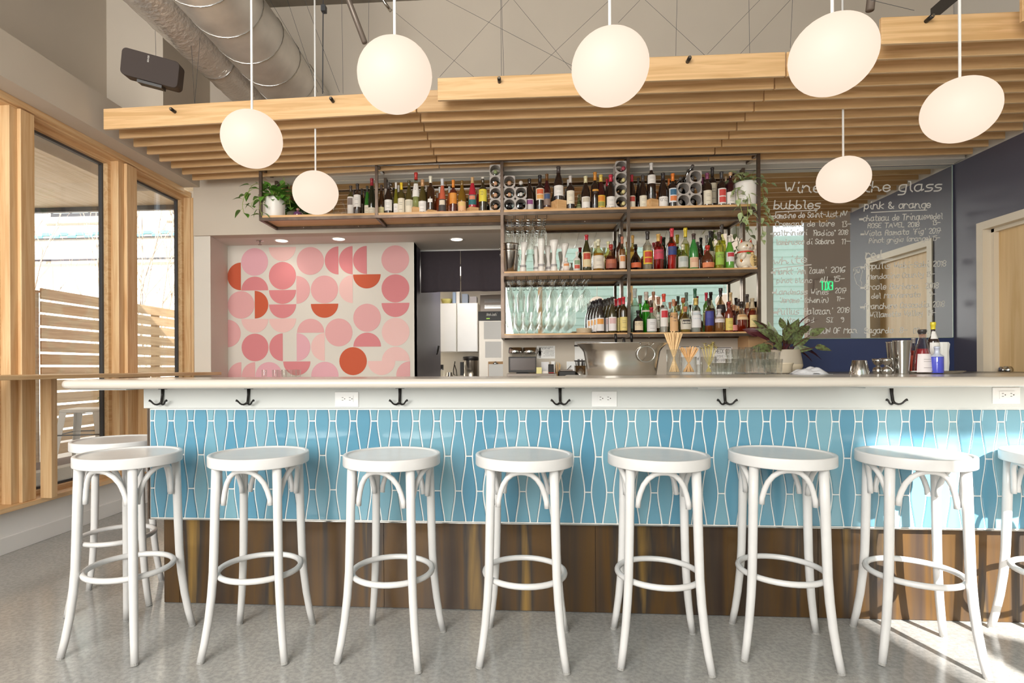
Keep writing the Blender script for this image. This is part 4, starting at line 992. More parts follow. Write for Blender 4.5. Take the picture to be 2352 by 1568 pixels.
hangers(xh, 4, ZA-0.012, 'black wire hanger under the top shelf holding tulip glasses')
tg = None
for i in range(4):
    for j in range(3):
        lb = ['front','second','rear'][j]+' clear tulip glass hanging in the %s column under the top shelf' % ordn(i)
        loc = (xh+0.088*i, YF+0.05+0.085*j, ZA-0.012-0.027)
        if tg is None: tg = stem('tulip_glass', 'tulip', lb, 'tulip glasses hanging under the top shelf'); tg.rotation_euler = (PI,0,0); tg.location = loc
        else:
            c = tg.copy(); C.objects.link(c); c.location = loc; tag(c, lb, 'glass', 'tulip glasses hanging under the top shelf')
xh = PY(1172, 640, YF+0.04).x
hangers(xh, 8, ZB-0.012, 'black wire hanger under the middle shelf holding wine glasses')
tg = None
for i in range(8):
    for j in range(4):
        lb = ['front','second','third','rear'][j]+' wine glass hanging in the %s column under the middle shelf' % ordn(i)
        loc = (xh+0.088*i, YF+0.035+0.072*j, ZB-0.012-0.027)
        if tg is None: tg = stem('wine_glass', 'wine', lb, 'wine glasses hanging under the middle shelf'); tg.rotation_euler = (PI,0,0); tg.location = loc
        else: c = tg.copy(); C.objects.link(c); c.location = loc; tag(c, lb, 'glass', 'wine glasses hanging under the middle shelf')
tg = None
for i, px in enumerate((1171,1192,1211,1230,1250,1271,1291,1313)):
    for j in range(4):
        lb = ['front','second','third','rear'][j]+' stemmed glass standing in the %s column on the lower shelf' % ordn(i)
        loc = (PY(px, 740, YF+0.035).x*1.0+0.0, YF+0.035+0.074*j, WT['C'])
        if tg is None: tg = stem('stemmed_glass', 'short', lb, 'stemmed glasses standing on the lower shelf'); tg.location = loc
        else: c = tg.copy(); C.objects.link(c); c.location = loc; tag(c, lb, 'glass', 'stemmed glasses standing on the lower shelf')
# stack of little plates
pt = None
for j in range(5):
    lb = 'small pale saucer in the lower shelf stack, %s from bottom' % ordn(j)
    if pt is None:
        mb = MB(); mb.smooth = True; mb.lathe([(.03,0),(.045,.002),(.062,.010),(.064,.012),(.060,.012),(.043,.005),(.0003,.004)], 28); pt = mb.build('saucer', m_cream)
        pt.location = (PY(1341,750,4.53).x, 4.53, WT['C']); tag(pt, lb, 'plate', 'saucers stacked on the lower shelf')
    else: c = pt.copy(); C.objects.link(c); c.location = pt.location+Vector((0,0,0.008*j)); tag(c, lb, 'plate', 'saucers stacked on the lower shelf')
# steel buckets at the left end of the middle shelf
for k, (dz, r, lb) in enumerate(((0,.073,'polished steel ice bucket standing at the middle shelf left end'),(0.020,.078,'polished steel ice bucket nested in the lower one, ring handles'))):
    p = PY(1172, 600, 4.52); t = thing('ice_bucket', (p.x-0.005, 4.525, WT['B']+dz*1.0+(0.0 if k == 0 else 0.03)), lb, 'bucket', 'nested steel buckets')
    mb = MB(); mb.smooth = True; mb.lathe([(.0003,.002),(.052,0),(.056,.004),(r-.003,.17),(r,.175),(r,.19),(r-.004,.19),(r-.006,.17),(.05,.008),(.0003,.006)], 36); mb.build('pail', m_chrome, t, world=False)
    mb = MB(); mb.smooth = True
    for s in (-1,1): mb.tube([(s*(r+.004)+0.0, 0.010*math.cos(a)*1.4, .155+.014*math.sin(a)) for a in [2*PI*i/16 for i in range(16)]], .0028, 6, closed=True)
    mb.build('ring_handle', m_chrome, t, world=False)
# white flared ceramic pieces with dark stripes
m_stripe = pm('dark_stripe', '#5c5560', 0.5)
for i, (px, yt, r0, r1, lean) in enumerate(((1201,557,.020,.026,.25),(1232,566,.018,.016,-.1),(1243,549,.026,.030,0.0),(1260,565,.016,.026,-.25),(1272,552,.020,.034,.05),(1294,560,.014,.030,.25))):
    Y = 4.49 if i in (0,2,4) else 4.58; p = PY(px, yt, Y); H = p.z-WT['B']
    t = thing('ceramic_vase', (p.x, Y, WT['B']), '%s white flared ceramic vase with dark stripes on middle shelf, counting from left' % ordn(i), 'vase', 'striped white vases on the middle shelf')
    mb = MB(); mb.smooth = True; mb.lathe([(.0003,.001),(.026,0),(.028,.01),(.024,.05),(r0*.75,H*.45),(r0*.85,H*.6),(r1,H*.88),(r1*1.08,H),(r1*.8,H*.99),(.0003,H*.93)], 24)
    for q, v in enumerate(mb.v): mb.v[q] = (v[0]+lean*v[2]*v[2]*0.9, v[1], v[2])
    mb.build('body', m_pot, t, world=False)
    mb = MB(); mb.smooth = True
    for f in (.18,.22): mb.lathe([(.0275,H*f),(.0275,H*f+.004)], 24, cap0=False, cap1=False)
    for q, v in enumerate(mb.v): mb.v[q] = (v[0]*0.98+lean*v[2]*v[2]*0.9, v[1], v[2])
    mb.build('stripe', m_stripe, t, world=False)

# ------------------------------------------------------------------ lucky cat
def ell(mb, c, r, n=20, m=14, tilt=None):
    vs = []; fs = []
    for i in range(m+1):
        a = -PI/2+PI*i/m
        for k in range(n):
            b = 2*PI*k/n; v = Vector((r[0]*math.cos(a)*math.cos(b), r[1]*math.cos(a)*math.sin(b), r[2]*math.sin(a)))
            if tilt: v.rotate(tilt)
            vs.append(v+Vector(c))
    for i in range(m):
        for k in range(n): fs.append((i*n+k, i*n+(k+1)%n, (i+1)*n+(k+1)%n, (i+1)*n+k))
    mb.smooth = True; mb.add(vs, fs); mb.smooth = False; return mb
def cat():
    from mathutils import Euler
    p = PY(1713, 615, 4.52)
    t = thing('lucky_cat', (p.x, 4.53, WT['B']), 'white beckoning cat figurine with red ears holding a gold coin', 'figurine', rz=0.25)
    w = pm('cat_white', '#ecdfcb', 0.25, coat=0.4); red = pm('cat_red', '#d8442e', 0.35); gold = pm('cat_gold', '#e8c88a', 0.35); blk = pm('cat_black', '#3a2a20', 0.4)
    mb = MB()
    ell(mb, (0,0,.062), (.078,.062,.064)); ell(mb, (0,0,.115), (.066,.052,.055)); ell(mb, (0,-.004,.178), (.066,.056,.052)); 
    ell(mb, (-.036,-.048,.014), (.026,.026,.016)); ell(mb, (.040,-.048,.014), (.026,.026,.016))
    ell(mb, (.058,-.012,.130), (.020,.020,.050), tilt=Euler((0,.35,0))); ell(mb, (.082,-.022,.182), (.020,.018,.022))
    ell(mb, (-.050,-.040,.100), (.020,.024,.034), tilt=Euler((.6,.2,0)))
    mb.build('body', w, t, world=False)
    for s in (-1,1):
        e = MB(); e.smooth = True; e.add([(s*.018,-.012,.216),(s*.060,-.012,.200),(s*.046,-.012,.256),(s*.018,.014,.214),(s*.060,.014,.200),(s*.045,.006,.254)], [(0,1,2),(3,5,4),(0,2,5,3),(1,4,5,2),(0,3,4,1)]); eo = e.build('ear', w, t, world=False)
        e = MB(); e.add([(s*.026,-.0125,.217),(s*.053,-.0125,.207),(s*.044,-.0125,.244),(s*.039,-.0145,.222)], [(0,1,3),(1,2,3),(2,0,3)]); e.build('inner_ear', red, eo, world=False)
        e = MB(); ell(e, (s*.026,-.056,.184), (.011,.005,.009), 12, 8); eo = e.build('eye', gold, t, world=False)
        e = MB(); ell(e, (s*.026,-.061,.184), (.005,.002,.0075), 10, 6); e.build('pupil', blk, eo, world=False)
    e = MB(); ell(e, (0,-.0595,.168), (.005,.004,.0035), 10, 6); e.build('nose', red, t, world=False)
    e = MB(); e.tube([(-.012,-.058,.158),(-.005,-.0605,.155),(0,-.061,.160),(.005,-.0605,.155),(.012,-.058,.158)], .0009, 5)
    for s in (-1,1):
        for dz in (0,.006): e.tube([(s*.022,-.057,.160+dz),(s*.046,-.046,.162+dz*1.6)], .0006, 4)
    e.build('whiskers', blk, t, world=False)
    e = MB(); e.smooth = True; e.tube([(.060*math.cos(a), .050*math.sin(a)-.002, .138) for a in [2*PI*i/28 for i in range(28)]], .0068, 8, closed=True); co = e.build('collar', red, t, world=False)
    e = MB(); ell(e, (.022,-.056,.122), (.012,.010,.012), 14, 8); e.build('bell', gold, co, world=False)
    e = MB(); ell(e, (-.010,-.054,.126), (.020,.005,.009), 14, 8); e.build('bib', pm('cat_green','#5d8f3c',.4), co, world=False)
    e = MB(); ell(e, (.030,-.066,.060), (.036,.008,.052), 24, 12, tilt=Euler((0.0,-.18,0))); cn = e.build('coin', gold, t, world=False)
    e = MB()
    def fm(s, z): return (.030+s*.98-(z)*.18, -.0765, .060+z)
    for pl in ([(-.008,.036),(.008,.039)],[(-.012,.027),(.012,.027)],[(0,.038),(0,.017)],[(-.012,.010),(.012,.010)],[(-.001,.010),(-.008,-.006)],[(-.002,.003),(.009,.003),(.007,-.007)],[(-.012,-.013),(.012,-.013)],[(-.010,-.020),(-.010,-.038)],[(-.010,-.020),(.010,-.020),(.010,-.038)],[(0,-.013),(0,-.036)],[(-.005,-.029),(.005,-.029)]): ribbon(e, pl, .0032, fm)
    e.build('coin_characters', blk, cn, world=False)
    for (x, y, z, r) in ((-.058,-.036,.066,.013),(-.040,-.046,.108,.010),(.060,.0,.17,.012)):
        e = MB(); ell(e, (x,y,z), (r,.009,r), 14, 8); sp = e.build('spot', pm('cat_orange','#d98a3e',.4), t, world=False); e = MB(); ell(e, (x,y-.003,z), (r*.55,.008,r*.55), 12, 6); e.build('spot_centre', blk, sp, world=False)
cat()
# ================================================================== MENU MIRROR
def menu():
    x0, x1, z0, z1 = 1.895, XR-0.015, 1.318, 2.735
    t = thing('menu_mirror', ((x0+x1)/2, 4.752, z0), 'large wall mirror with the handwritten wine by the glass list', 'mirror')
    MB().box(x0, x1, 4.752, 4.7595, z0, z1).build('mirror_glass', m_mirror, t)
    MB().box(x1-0.001, x1+0.004, 4.750, 4.7595, z0, z1).box(x0, x1, 4.750, 4.7595, z0-0.004, z0).build('polished_edge', pm('glass_edge','#a9b8a8',0.3), t)
    s = 3.7333; Yw = 4.7512
    W_ = [ # text, zoomed x0, x1, baseline, height, stroke, rise
     ('Wines by the glass', 230,1590,232,92,9,14),
     ('bubbles',140,545,372,78,8,0),('pink & orange',915,1490,372,62,7,10),
     ('#domaine de Saint-Just NV',105,768,455,52,5.5,18),('Cremant de loire',152,665,525,50,5.5,6),('13-',722,805,525,52,5.5,0),
     ('#paltrinieri',115,430,600,46,5.5,6),("'Radice\"",470,670,600,50,5.5,0),('2018',690,778,592,44,5.5,0),
     ('lambrusco di Sobara',158,662,680,48,5.5,10),('11-',720,800,672,50,5.5,0),
     ('white',135,430,850,66,6,20),
     ("#Markt 'Am Zaum'",122,590,935,54,5,14),('2016',628,755,915,50,5.5,0),('pinot blanc',165,470,1005,44,4.5,0),('AU',535,600,998,48,5.5,0),('15-',652,750,992,48,5.5,0),
     ('#Landmass Wines',132,612,1105,48,5,0),('2017',662,765,1092,46,5,0),("'Jerome' (chenin)",185,610,1175,46,5,0),('11-',678,748,1160,44,5,0),
     ("#Pullus 'Halozan'",145,645,1278,56,5.5,6),('2018',680,790,1260,48,5,0),('white blend',185,490,1345,44,4.5,0),('SI  9',590,745,1342,44,5,0),
     ('CIDER:',325,492,1445,50,5.5,0),('SON OF Man',530,858,1440,50,5.5,6),('Sagardo  8-',915,1285,1438,52,5.5,4),('(12 oz',1330,1470,1438,50,5.5,0),
     ('#chateau de Trinquevedel',880,1590,478,54,5.5,22),('ROSE TAVEL 2018',945,1390,535,42,5.5,12),('13-',1500,1570,508,42,5.5,0),
     ("#Viola Ramato 'fig' 2017",890,1575,605,48,5.5,26),('Pinot grigio (orange) 15-',955,1565,665,44,5,26),
     ('red',925,1075,800,80,8,0),
     ('#Populis Wabi-Sabi 2018',890,1620,890,52,5.5,28),('Mendocino County 13-',945,1520,975,46,5,26),
     ('#Ercole Barbera  2018',890,1555,1065,52,5.5,14),('del Monferrato   9-',975,1530,1140,46,5,18),
     ('#Franchere Cascadia 2018',888,1605,1232,52,5.5,22),('Willamette Valley  14-',960,1530,1302,48,5,20)]
    cnt = [0]
    def fm(a, b): cnt[0] += 1; p = PY(1740+a/s, 380-b/s, Yw); return (p.x, Yw-(cnt[0]//9%40)*1.2e-5, p.z)
    for txt, a, b, base, h, st, rise in W_:
        mb = MB(); write(mb, txt, a, -base, b-a, h*(0.92), fm, stroke=st*1.2, jit=0.06, slant=0.12, rise=rise, track=0.9)
        mb.build('handwritten_line', m_chalk, t)
    for a, b, y0, y1 in ((155,510,398,385),(975,1450,402,382),(130,460,886,850),(960,1155,815,800)):
        mb = MB(); ribbon(mb, [(a,-y0),((a+b)/2,-(y0+y1)/2+2),(b,-y1)], 7, fm); mb.build('underline', m_chalk, t)
menu()
def outline():
    t = [o for o in bpy.data.objects if o.name == 'menu_mirror'][0]; s = 3.7333
    fm = lambda a, b: (PY(1740+a/s, 380-b/s, 4.7512).x, 4.7512, PY(1740+a/s, 380-b/s, 4.7512).z)
    mb = MB(); ribbon(mb, [(820,-880),(888,-864),(900,-905),(880,-985),(896,-1008),(886,-1042),(850,-1015),(832,-960),(820,-880)], 4, fm); mb.build('outline_drawing', m_chalk, t)
    mb = MB(); write(mb, 'OW', 826, -930, 58, 40, fm, stroke=4); mb.build('outline_initials', m_chalk, t)
outline()

# ================================================================== EXIT sign seen in the mirror
t = thing('exit_sign', (5.02, 0.16, 2.40), 'green lit EXIT sign on the hall wall, seen reversed in the menu mirror', 'sign')
MB().box(-.17,.17,-.03,.0,-.10,.10).build('housing', m_hall, t, world=False)
gm = pm('exit_green_lit', '#35e08a', 0.5, emit=1.1); mb = MB()
write(mb, 'EXIT', -.10, -.065, .20, .13, lambda a, b: (-a, .004, b), stroke=.015, smooth=False, track=1.8); mb.build('letters', gm, t, world=False)

# ================================================================== PLANTS
def leaf(mb, p, d, L, w, up=Vector((0,0,1)), curl=0.25):
    d = Vector(d).normalized(); s = d.cross(up)
    if s.length < .05: s = Vector((1,0,0))
    s.normalize(); n = s.cross(d)
    prof = ((0,0),(.12,.75),(.3,1),(.55,.8),(.8,.38),(1,0)); vs = []
    for t_, f in prof:
        c = Vector(p)+d*L*t_-n*curl*L*t_*t_
        vs += [c+s*w*f/2+n*w*.12*f, c, c-s*w*f/2+n*w*.12*f]
    fs = []
    for i in range(len(prof)-1): a = i*3; fs += [(a,a+3,a+4,a+1),(a+1,a+4,a+5,a+2)]
    mb.smooth = True; mb.add(vs, fs); mb.smooth = False
def vine(stems, leaves, pts, sz, rnd, gap=0.028, r=.0022):
    P = [Vector(p) for p in pts]; Q = [P[0]]
    for a, b in zip(P, P[1:]):
        for k in range(1, 5): Q.append(a.lerp(b, k/4))
    for _ in range(2): Q = [Q[0]]+[(Q[i-1]+Q[i]*2+Q[i+1])/4 for i in range(1, len(Q)-1)]+[Q[-1]]
    stems.tube(Q, r, 5)
    acc = 0; side = 1
    for a, b in zip(Q, Q[1:]):
        acc += (b-a).length
        if acc > gap:
            acc = 0; side = -side
            d = Vector((rnd.uniform(-1,1)+side*.6, rnd.uniform(-1,.3), rnd.uniform(-.9,.35)))
            q = b+d.normalized()*sz*.35; stems.tube([b, q], .0012, 4)
            leaf(leaves, q, d+Vector((0,0,-.35)), sz*rnd.uniform(.8,1.2), sz*.72)
def pothos(px, yb, ptop, wpx, Y, lb, m, vines, crown, sz, seed):
    rnd = random.Random(seed); b = PY(px, yb, Y); z0 = WT['A']; tp = PY(px, ptop, Y).z; R = wpx/2*Y/F_PX
    t = thing('pothos_plant', (b.x, Y, z0), lb, 'potted plant', 'pothos plants at both ends of the top shelf')
    mb = MB(); mb.smooth = True; h = tp-z0; mb.lathe([(.0003,0),(R*.88,0),(R*.92,.006),(R,h*.9),(R,h),(R*.93,h),(R*.92,h*.85),(.0003,h*.84)], 32); pot = mb.build('pot', m_pot, t, world=False)
    mb = MB(); mb.lathe([(R*.92,h*.86),(.0003,h*.87)], 20, cap0=False); mb.build('soil', m_mulch, pot, world=False)
    st = MB(); lf = MB()
    for v in vines:
        pts = [Vector((0,0,h*.95))]
        for (x, y, dY) in v: q = PY(x, y, Y+dY); pts.append(q-Vector((b.x, Y, z0)))
        vine(st, lf, pts, sz, rnd)
    for _ in range(crown):
        a = rnd.uniform(0, 2*PI); e = rnd.uniform(.15,1.1); d = Vector((math.cos(a)*math.cos(e), math.sin(a)*math.cos(e)*.75, math.sin(e)))
        L = rnd.uniform(.05,.13); q = Vector((0,0,h*.9))+d*L; st.tube([Vector((0,0,h*.85)), q], .0018, 5); leaf(lf, q, d+Vector((0,0,-.5)), sz*rnd.uniform(.9,1.4), sz*.8)
    st.build('stems', pm('vine_stem','#8fa04a',.5), t, world=False); lf.build('foliage', m, t, world=False)
pothos(632, 498, 456, 46, 4.52, 'green pothos in a white pot, trailing off the shelf left end', m_leaf,
  [[(610,440,0),(585,430,-.05),(563,445,-.08),(556,470,-.1),(560,488,-.1)],[(612,435,0),(590,420,0),(575,428,-.05),(566,455,-.06)],[(620,440,0),(600,455,-.1),(596,480,-.12),(603,495,-.12)],[(640,430,0),(655,415,0),(651,407,0)],[(650,440,0),(664,455,0),(668,480,0)],[(625,425,0),(605,418,0),(598,425,0)],[(612,452,-.08),(585,455,-.1),(575,475,-.1)]], 60, .070, 3)
pothos(1713, 473, 421, 48, 4.50, 'variegated pothos in a white pot, vines hanging past the right post', m_leaf2,
  [[(1700,425,0),(1692,440,-.08),(1700,470,-.12),(1705,490,-.12),(1712,508,-.12),(1722,497,-.12),(1726,470,-.12),(1720,445,-.1)],[(1735,415,0),(1750,425,.05),(1753,450,.05),(1756,475,.05),(1762,495,.05),(1770,512,.05)],[(1720,412,0),(1738,405,0),(1755,415,.02),(1768,422,.02)],[(1705,412,0),(1690,400,0),(1688,405,0)],[(1730,430,0),(1748,450,0),(1745,490,0),(1752,530,0),(1748,548,0)],[(1700,430,-.05),(1686,433,-.1)],[(1718,470,-.13),(1716,505,-.13),(1722,530,-.13)]], 22, .058, 5)
def calathea():
    rnd = random.Random(11); Y = 4.05; b = PY(1800, 851, Y); z0 = 1.04
    t = thing('prayer_plant', (b.x, Y, z0), 'dark striped prayer plant in a two-tone grey and cream pot', 'potted plant')
    h = .165; k = Y/F_PX
    mb = MB(); mb.smooth = True; mb.lathe([(.0003,0),(.085,0),(.108,.008),(.122,.05),(.121,.062)], 36, cap1=False); pot = mb.build('pot_base', m_cream, t, world=False)
    mb = MB(); mb.smooth = True; mb.lathe([(.121,.062),(.117,.09),(.104,h-.004),(.101,h),(.096,h),(.098,h*.85),(.0003,h*.84)], 36, cap0=False); mb.build('pot_rim', pm('grey_ceramic','#c2b6a4',.5), t, world=False)
    A = MB(); B = MB(); S_ = MB()
    for i in range(44):
        a = rnd.uniform(0, 2*PI); e = rnd.uniform(.05,1.25); d = Vector((math.cos(a)*math.cos(e)*1.1, math.sin(a)*math.cos(e)*.8, math.sin(e)))
        L = rnd.uniform(.06,.20); q = Vector((0,0,h*.9))+d*L; S_.tube([Vector((0,0,h*.85)), q], .002, 5)
        leaf(A if i % 4 else B, q, d+Vector((rnd.uniform(-.4,.4),0,-.25)), rnd.uniform(.10,.145), rnd.uniform(.055,.072), up=Vector((rnd.uniform(-.5,.5),-1,rnd.uniform(-.2,.9))))
    for (x, y) in ((1845,733),(1855,742),(1850,800),(1840,808),(1862,808),(1752,745),(1758,765)):
        q = PY(x, y, Y)-Vector((b.x, Y, z0)); m_ = Vector((0,0,h))*.5+q*.6; S_.tube([Vector((0,0,h*.85)), m_, q], .0016, 5); leaf(B, m_.lerp(q,.5), q-m_, .13, .035)
    S_.build('stems', m_leafp, t, world=False); A.build('foliage', m_leafd, t, world=False); B.build('maroon_foliage', m_leafp, t, world=False)
calathea()

# ================================================================== THINGS ON AND BEHIND THE BAR
def lathe_thing(name, px, yt, yb, Y, prof, m, lb, cat, group=None, z0=None, n=28, part='body', sx=1):
    b = PY(px, yb, Y); zz = b.z if z0 is None else z0; H = PY(px, yt, Y).z-zz
    t = thing(name, (b.x, Y, zz), lb, cat, group)
    mb = MB(); mb.smooth = True; mb.lathe([(max(r*Y/F_PX, .0003), z*H) for r, z in prof], n, cap0=False, cap1=False, sx=sx); mb.build(part, m, t, world=False)
    return t, H
# oval wine tub
t = thing('wine_tub', (PY(1428,868,2.98).x, 2.98, 1.045), 'large flared brushed steel wine tub with a hanging ring handle', 'ice bucket')
mb = MB(); mb.smooth = True
mb.lathe([(.0003,.002),(.178,0),(.182,.004),(.190,.06),(.202,.125),(.212,.140),(.236,.166),(.238,.169),(.234,.170),(.206,.142),(.196,.12),(.178,.01),(.0003,.008)], 56, sy=.62); mb.build('tub', m_brush, t, world=False)
mb = MB(); mb.smooth = True; mb.tube([(.10+.044*math.cos(a), -.128-.012*math.sin(a)*0, .108+.040*math.sin(a)) for a in [2*PI*i/32 for i in range(32)]], .0032, 8, closed=True); mb.build('ring_handle', m_chrome, t, world=False)
mb = MB(); mb.smooth = True
for s in (-1,1): mb.tube([(.10+s*.022,-.118,.148),(.10+s*.026,-.128,.150),(.10+s*.034,-.150,.162),(.10+s*.030,-.142,.166)], .003, 6)
mb.build('hinge_lug', m_chrome, t, world=False)
# beer tap tower
t = thing('beer_tap', (PY(1435,800,3.7).x, 3.7, 0.9), 'draft tap tower with black handles rising behind the wine tub', 'beer tap')
zt_ = PY(1435,798,3.7).z-.9
mb = MB(); mb.smooth = True; mb.tube([(0,0,0),(0,0,zt_-.01)], .03, 20); mb.tube([(-.07,0,zt_),(.08,0,zt_)], .012, 12); mb.build('tower', m_chrome, t, world=False)
for px, yt, yb in ((1415,766,785),(1434,776,796),(1451,765,785)):
    a = PY(px, yb+12, 3.66)-t.location; b = PY(px, yb, 3.66)-t.location; c = PY(px-1.5, yt, 3.66)-t.location
    mb = MB(); mb.smooth = True; mb.tube([a, b], .006, 10); f = mb.build('faucet', m_chrome, t, world=False)
    mb = MB(); mb.smooth = True; mb.tube([b, b.lerp(c,.5), c], [.007,.010,.009], 10); mb.build('tap_handle', m_black, t, world=False)
MB().box(t.location.x-.3, t.location.x+.3, 3.5, 4.1, 0.0, 0.9).build('back_bar_cooler', m_brush)
tag(bpy.data.objects['back_bar_cooler'], 'steel cooler cabinet standing behind the wine tub', 'cooler')
# jars of straws, stirrers and dried flowers
def jar(px, w, yt, h, Y, lb, name='glass_jar', group='glass jars on the bar counter'):
    x = PY(px, 860, Y).x; R = w/2*Y/F_PX; t = thing(name, (x, Y, 1.045), lb, 'jar', group)
    mb = MB(); mb.smooth = True; mb.lathe([(.0003,.0),(R*.93,0),(R,.004),(R,h),(R*.95,h),(R*.94,.014),(.0003,.012)], 28); mb.build('body', m_glass, t, world=False); return x, R
def sticks(name, x, Y, R, n, L, r, m, spread, lb, seed, grp):
    rnd = random.Random(seed); first = None
    for i in range(n):
        a = rnd.uniform(0, 2*PI); q = math.sqrt(rnd.random())
        b = Vector((-math.cos(a)*R*.72*q, -math.sin(a)*R*.72*q, .016)); tp = Vector((math.cos(a)*spread*q, math.sin(a)*spread*q*.7, L*(1-.06*q)+rnd.uniform(-.006,.006)))
        d = tp-b
        if first is None:
            mb = MB(); mb.smooth = True; mb.tube([(0,0,0),(0,0,1)], r, 7, cap=False); o = mb.build(name, m); first = o
        else: o = first.copy(); C.objects.link(o)
        o.location = (x+b.x, Y+b.y, 1.045+b.z); o.rotation_euler = d.to_track_quat('Z','Y').to_euler(); o.scale = (1,1,d.length)
        tag(o, lb, 'straw', grp)
x, R = jar(1548, 32, 795, .135, 2.98, 'tall clear jar holding the long wheat straws')
sticks('drinking_straw', x, 2.98, R, 42, .232, .0032, m_straw, .050, 'long pale wheat straw standing in the tall jar', 1, 'long straws in the tall jar')
x, R = jar(1582, 34, 820, .095, 2.98, 'short clear jar holding tan stirring straws')
sticks('stirring_straw', x, 2.98, R, 36, .150, .0028, m_straw2, .050, 'short tan stirring straw in the middle jar', 2, 'short straws in the middle jar')
x, R = jar(1628, 33, 822, .095, 2.98, 'clear jar holding dried yellow flowers')
rnd = random.Random(4); first = None
for i in range(14):
    a = rnd.uniform(0, 2*PI); s = rnd.uniform(.25,1); tp = Vector((math.cos(a)*.052*s, math.sin(a)*.03*s, rnd.uniform(.125,.15)))
    o = thing('dried_flower', (x, 2.98, 1.060), 'dried yellow flower standing in the clear jar', 'flower', 'dried flowers in the clear jar')
    b = Vector((-tp.x*.4, -tp.y*.4, 0)); mb = MB(); mb.tube([b, tp*.55+Vector((0,0,.0)), tp], .0014, 5); mb.build('stem', m_dry, o, world=False)
    mb = MB()
    for k in range(7): d = Vector((rnd.uniform(-1,1), rnd.uniform(-1,1), rnd.uniform(-.2,1))).normalized(); leaf(mb, tp, d, .017, .008)
    mb.build('bloom', m_dry, o, world=False)
x, R = jar(1607, 13, 832, .055, 2.93, 'small clear shaker jar between the stirrers and dried flowers', 'salt_shaker', None)
# tumblers
def tumbler_mb(R, h, up=True):
    mb = MB(); mb.smooth = True; mb.lathe([(.0003,.0),(R*.82,0),(R*.84,.003),(R,h),(R*.95,h),(R*.80,.016),(.0003,.014)] if up else [(R,0),(R*.84,h-.003),(R*.82,h),(.0003,h),(.0003,h-.014),(R*.80,h-.016),(R*.95,0)], 22, cap0=False, cap1=False); return mb
tb = None
def tumblers(rows, R, h, grp, lbf, up):
    first = None
    for i, (px, Y, z) in enumerate(rows):
        x = PY(px, 860, Y).x
        if first is None: first = o = tumbler_mb(R, h, up).build('tumbler', m_glass)
        else: o = first.copy(); C.objects.link(o)
        o.location = (x, Y, 1.045+z); tag(o, lbf(i), 'glass', grp)
tumblers([(1652+13*i-(8 if j else 0), 2.90+.09*j, 0) for j in range(2) for i in range(3)], .034, .062, 'low tumblers left of the stacked glasses', lambda i: 'low tumbler beside the dried flowers, %s row, %s from left' % (['front','rear'][i//3], ordn(i%3)), True)
tumblers([(1682+(14 if k < 3 else 14)*k, 2.93, 0) for k in range(3)]+[(1682+14*k, 2.93, .050) for k in range(3)], .034, .082, 'nested tumblers in the middle group', lambda i: 'ribbed tumbler of the middle group, %s stack, %s' % (ordn(i%3), 'lower' if i < 3 else 'nested on top'), True)
tumblers([(1713+15*k-(0), 3.02, .0) for k in range(2)]+[(1713+15*k, 3.02, .058) for k in range(2)], .036, .088, 'tallest nested tumblers', lambda i: 'tall nested tumbler, %s stack, %s' % (['left','right'][i%2], 'lower' if i < 2 else 'upper'), True)
tumblers([(1743+13*k, 2.90, 0) for k in range(4)]+[(1739+12.5*k, 2.90, .036) for k in range(4)], .033, .080, 'nested tumblers of the right group', lambda i: 'clear tumbler of the right group, %s stack, %s' % (ordn(i%4), 'lower' if i < 4 else 'nested on top'), True)
# shot glasses in front of the mural
mbs = None
for i, px in enumerate((607,631,642,652,662,675,685)):
    Y = 4.86 if i % 2 == 0 else 4.93; x = PY(px, 860, Y).x
    if mbs is None: mbs = o = tumbler_mb(.024, PY(607,849,4.86).z-.95, True).build('shot_glass', m_glass)
    else: o = mbs.copy(); C.objects.link(o)
    o.location = (x, Y, .95); tag(o, 'small shot glass before the mural, %s from left' % ordn(i), 'glass', 'shot glasses at the foot of the mural')
# crock, dish, cloth
t, H = lathe_thing('cream_crock', 1797, 833, 857, 3.75, [(0,0),(16,0),(19,.1),(20,.7),(21.5,.85),(23,1),(21,1),(18,.7),(0,.1)], m_cream, 'cream stoneware bowl in front of the two-tone pot', 'bowl', z0=1.04)
t = thing('folded_menu', (PY(1787,830,3.9).x, 4.25, 1.04), 'stack of folded pink cards standing in a clear box', 'cards')
MB().box(-.07,.07,-.02,.02,0,.10).build('cards', pm('pink_paper','#ead0bd',.8), t, world=False, bevel=.002)
t = thing('bar_towel', (PY(1862,860,2.95).x, 2.97, 1.045), 'crumpled white bar towel lying on the rear counter', 'towel')
mb = MB(); N = 14; rnd = random.Random(3); vs = []; fs = []
for j in range(N+1):
    for i in range(N+1):
        u, v = i/N*2-1, j/N*2-1; e = max(0, 1-(u*u*.95+v*v*.95)); vs.append((u*.085, v*.075, .002+.030*e**.6*(1+.22*math.sin(7*u+2*v)+.12*math.sin(11*v)+.25*u)))
for j in range(N):
    for i in range(N): a = j*(N+1)+i; fs.append((a,a+1,a+N+2,a+N+1))
mb.smooth = True; mb.add(vs, fs); mb.box(-.083,.083,-.073,.073,0,.002); mb.build('cloth', pm('grey_white_cloth','#d9dade',.9,bump=.5,scale=60), t, world=False)
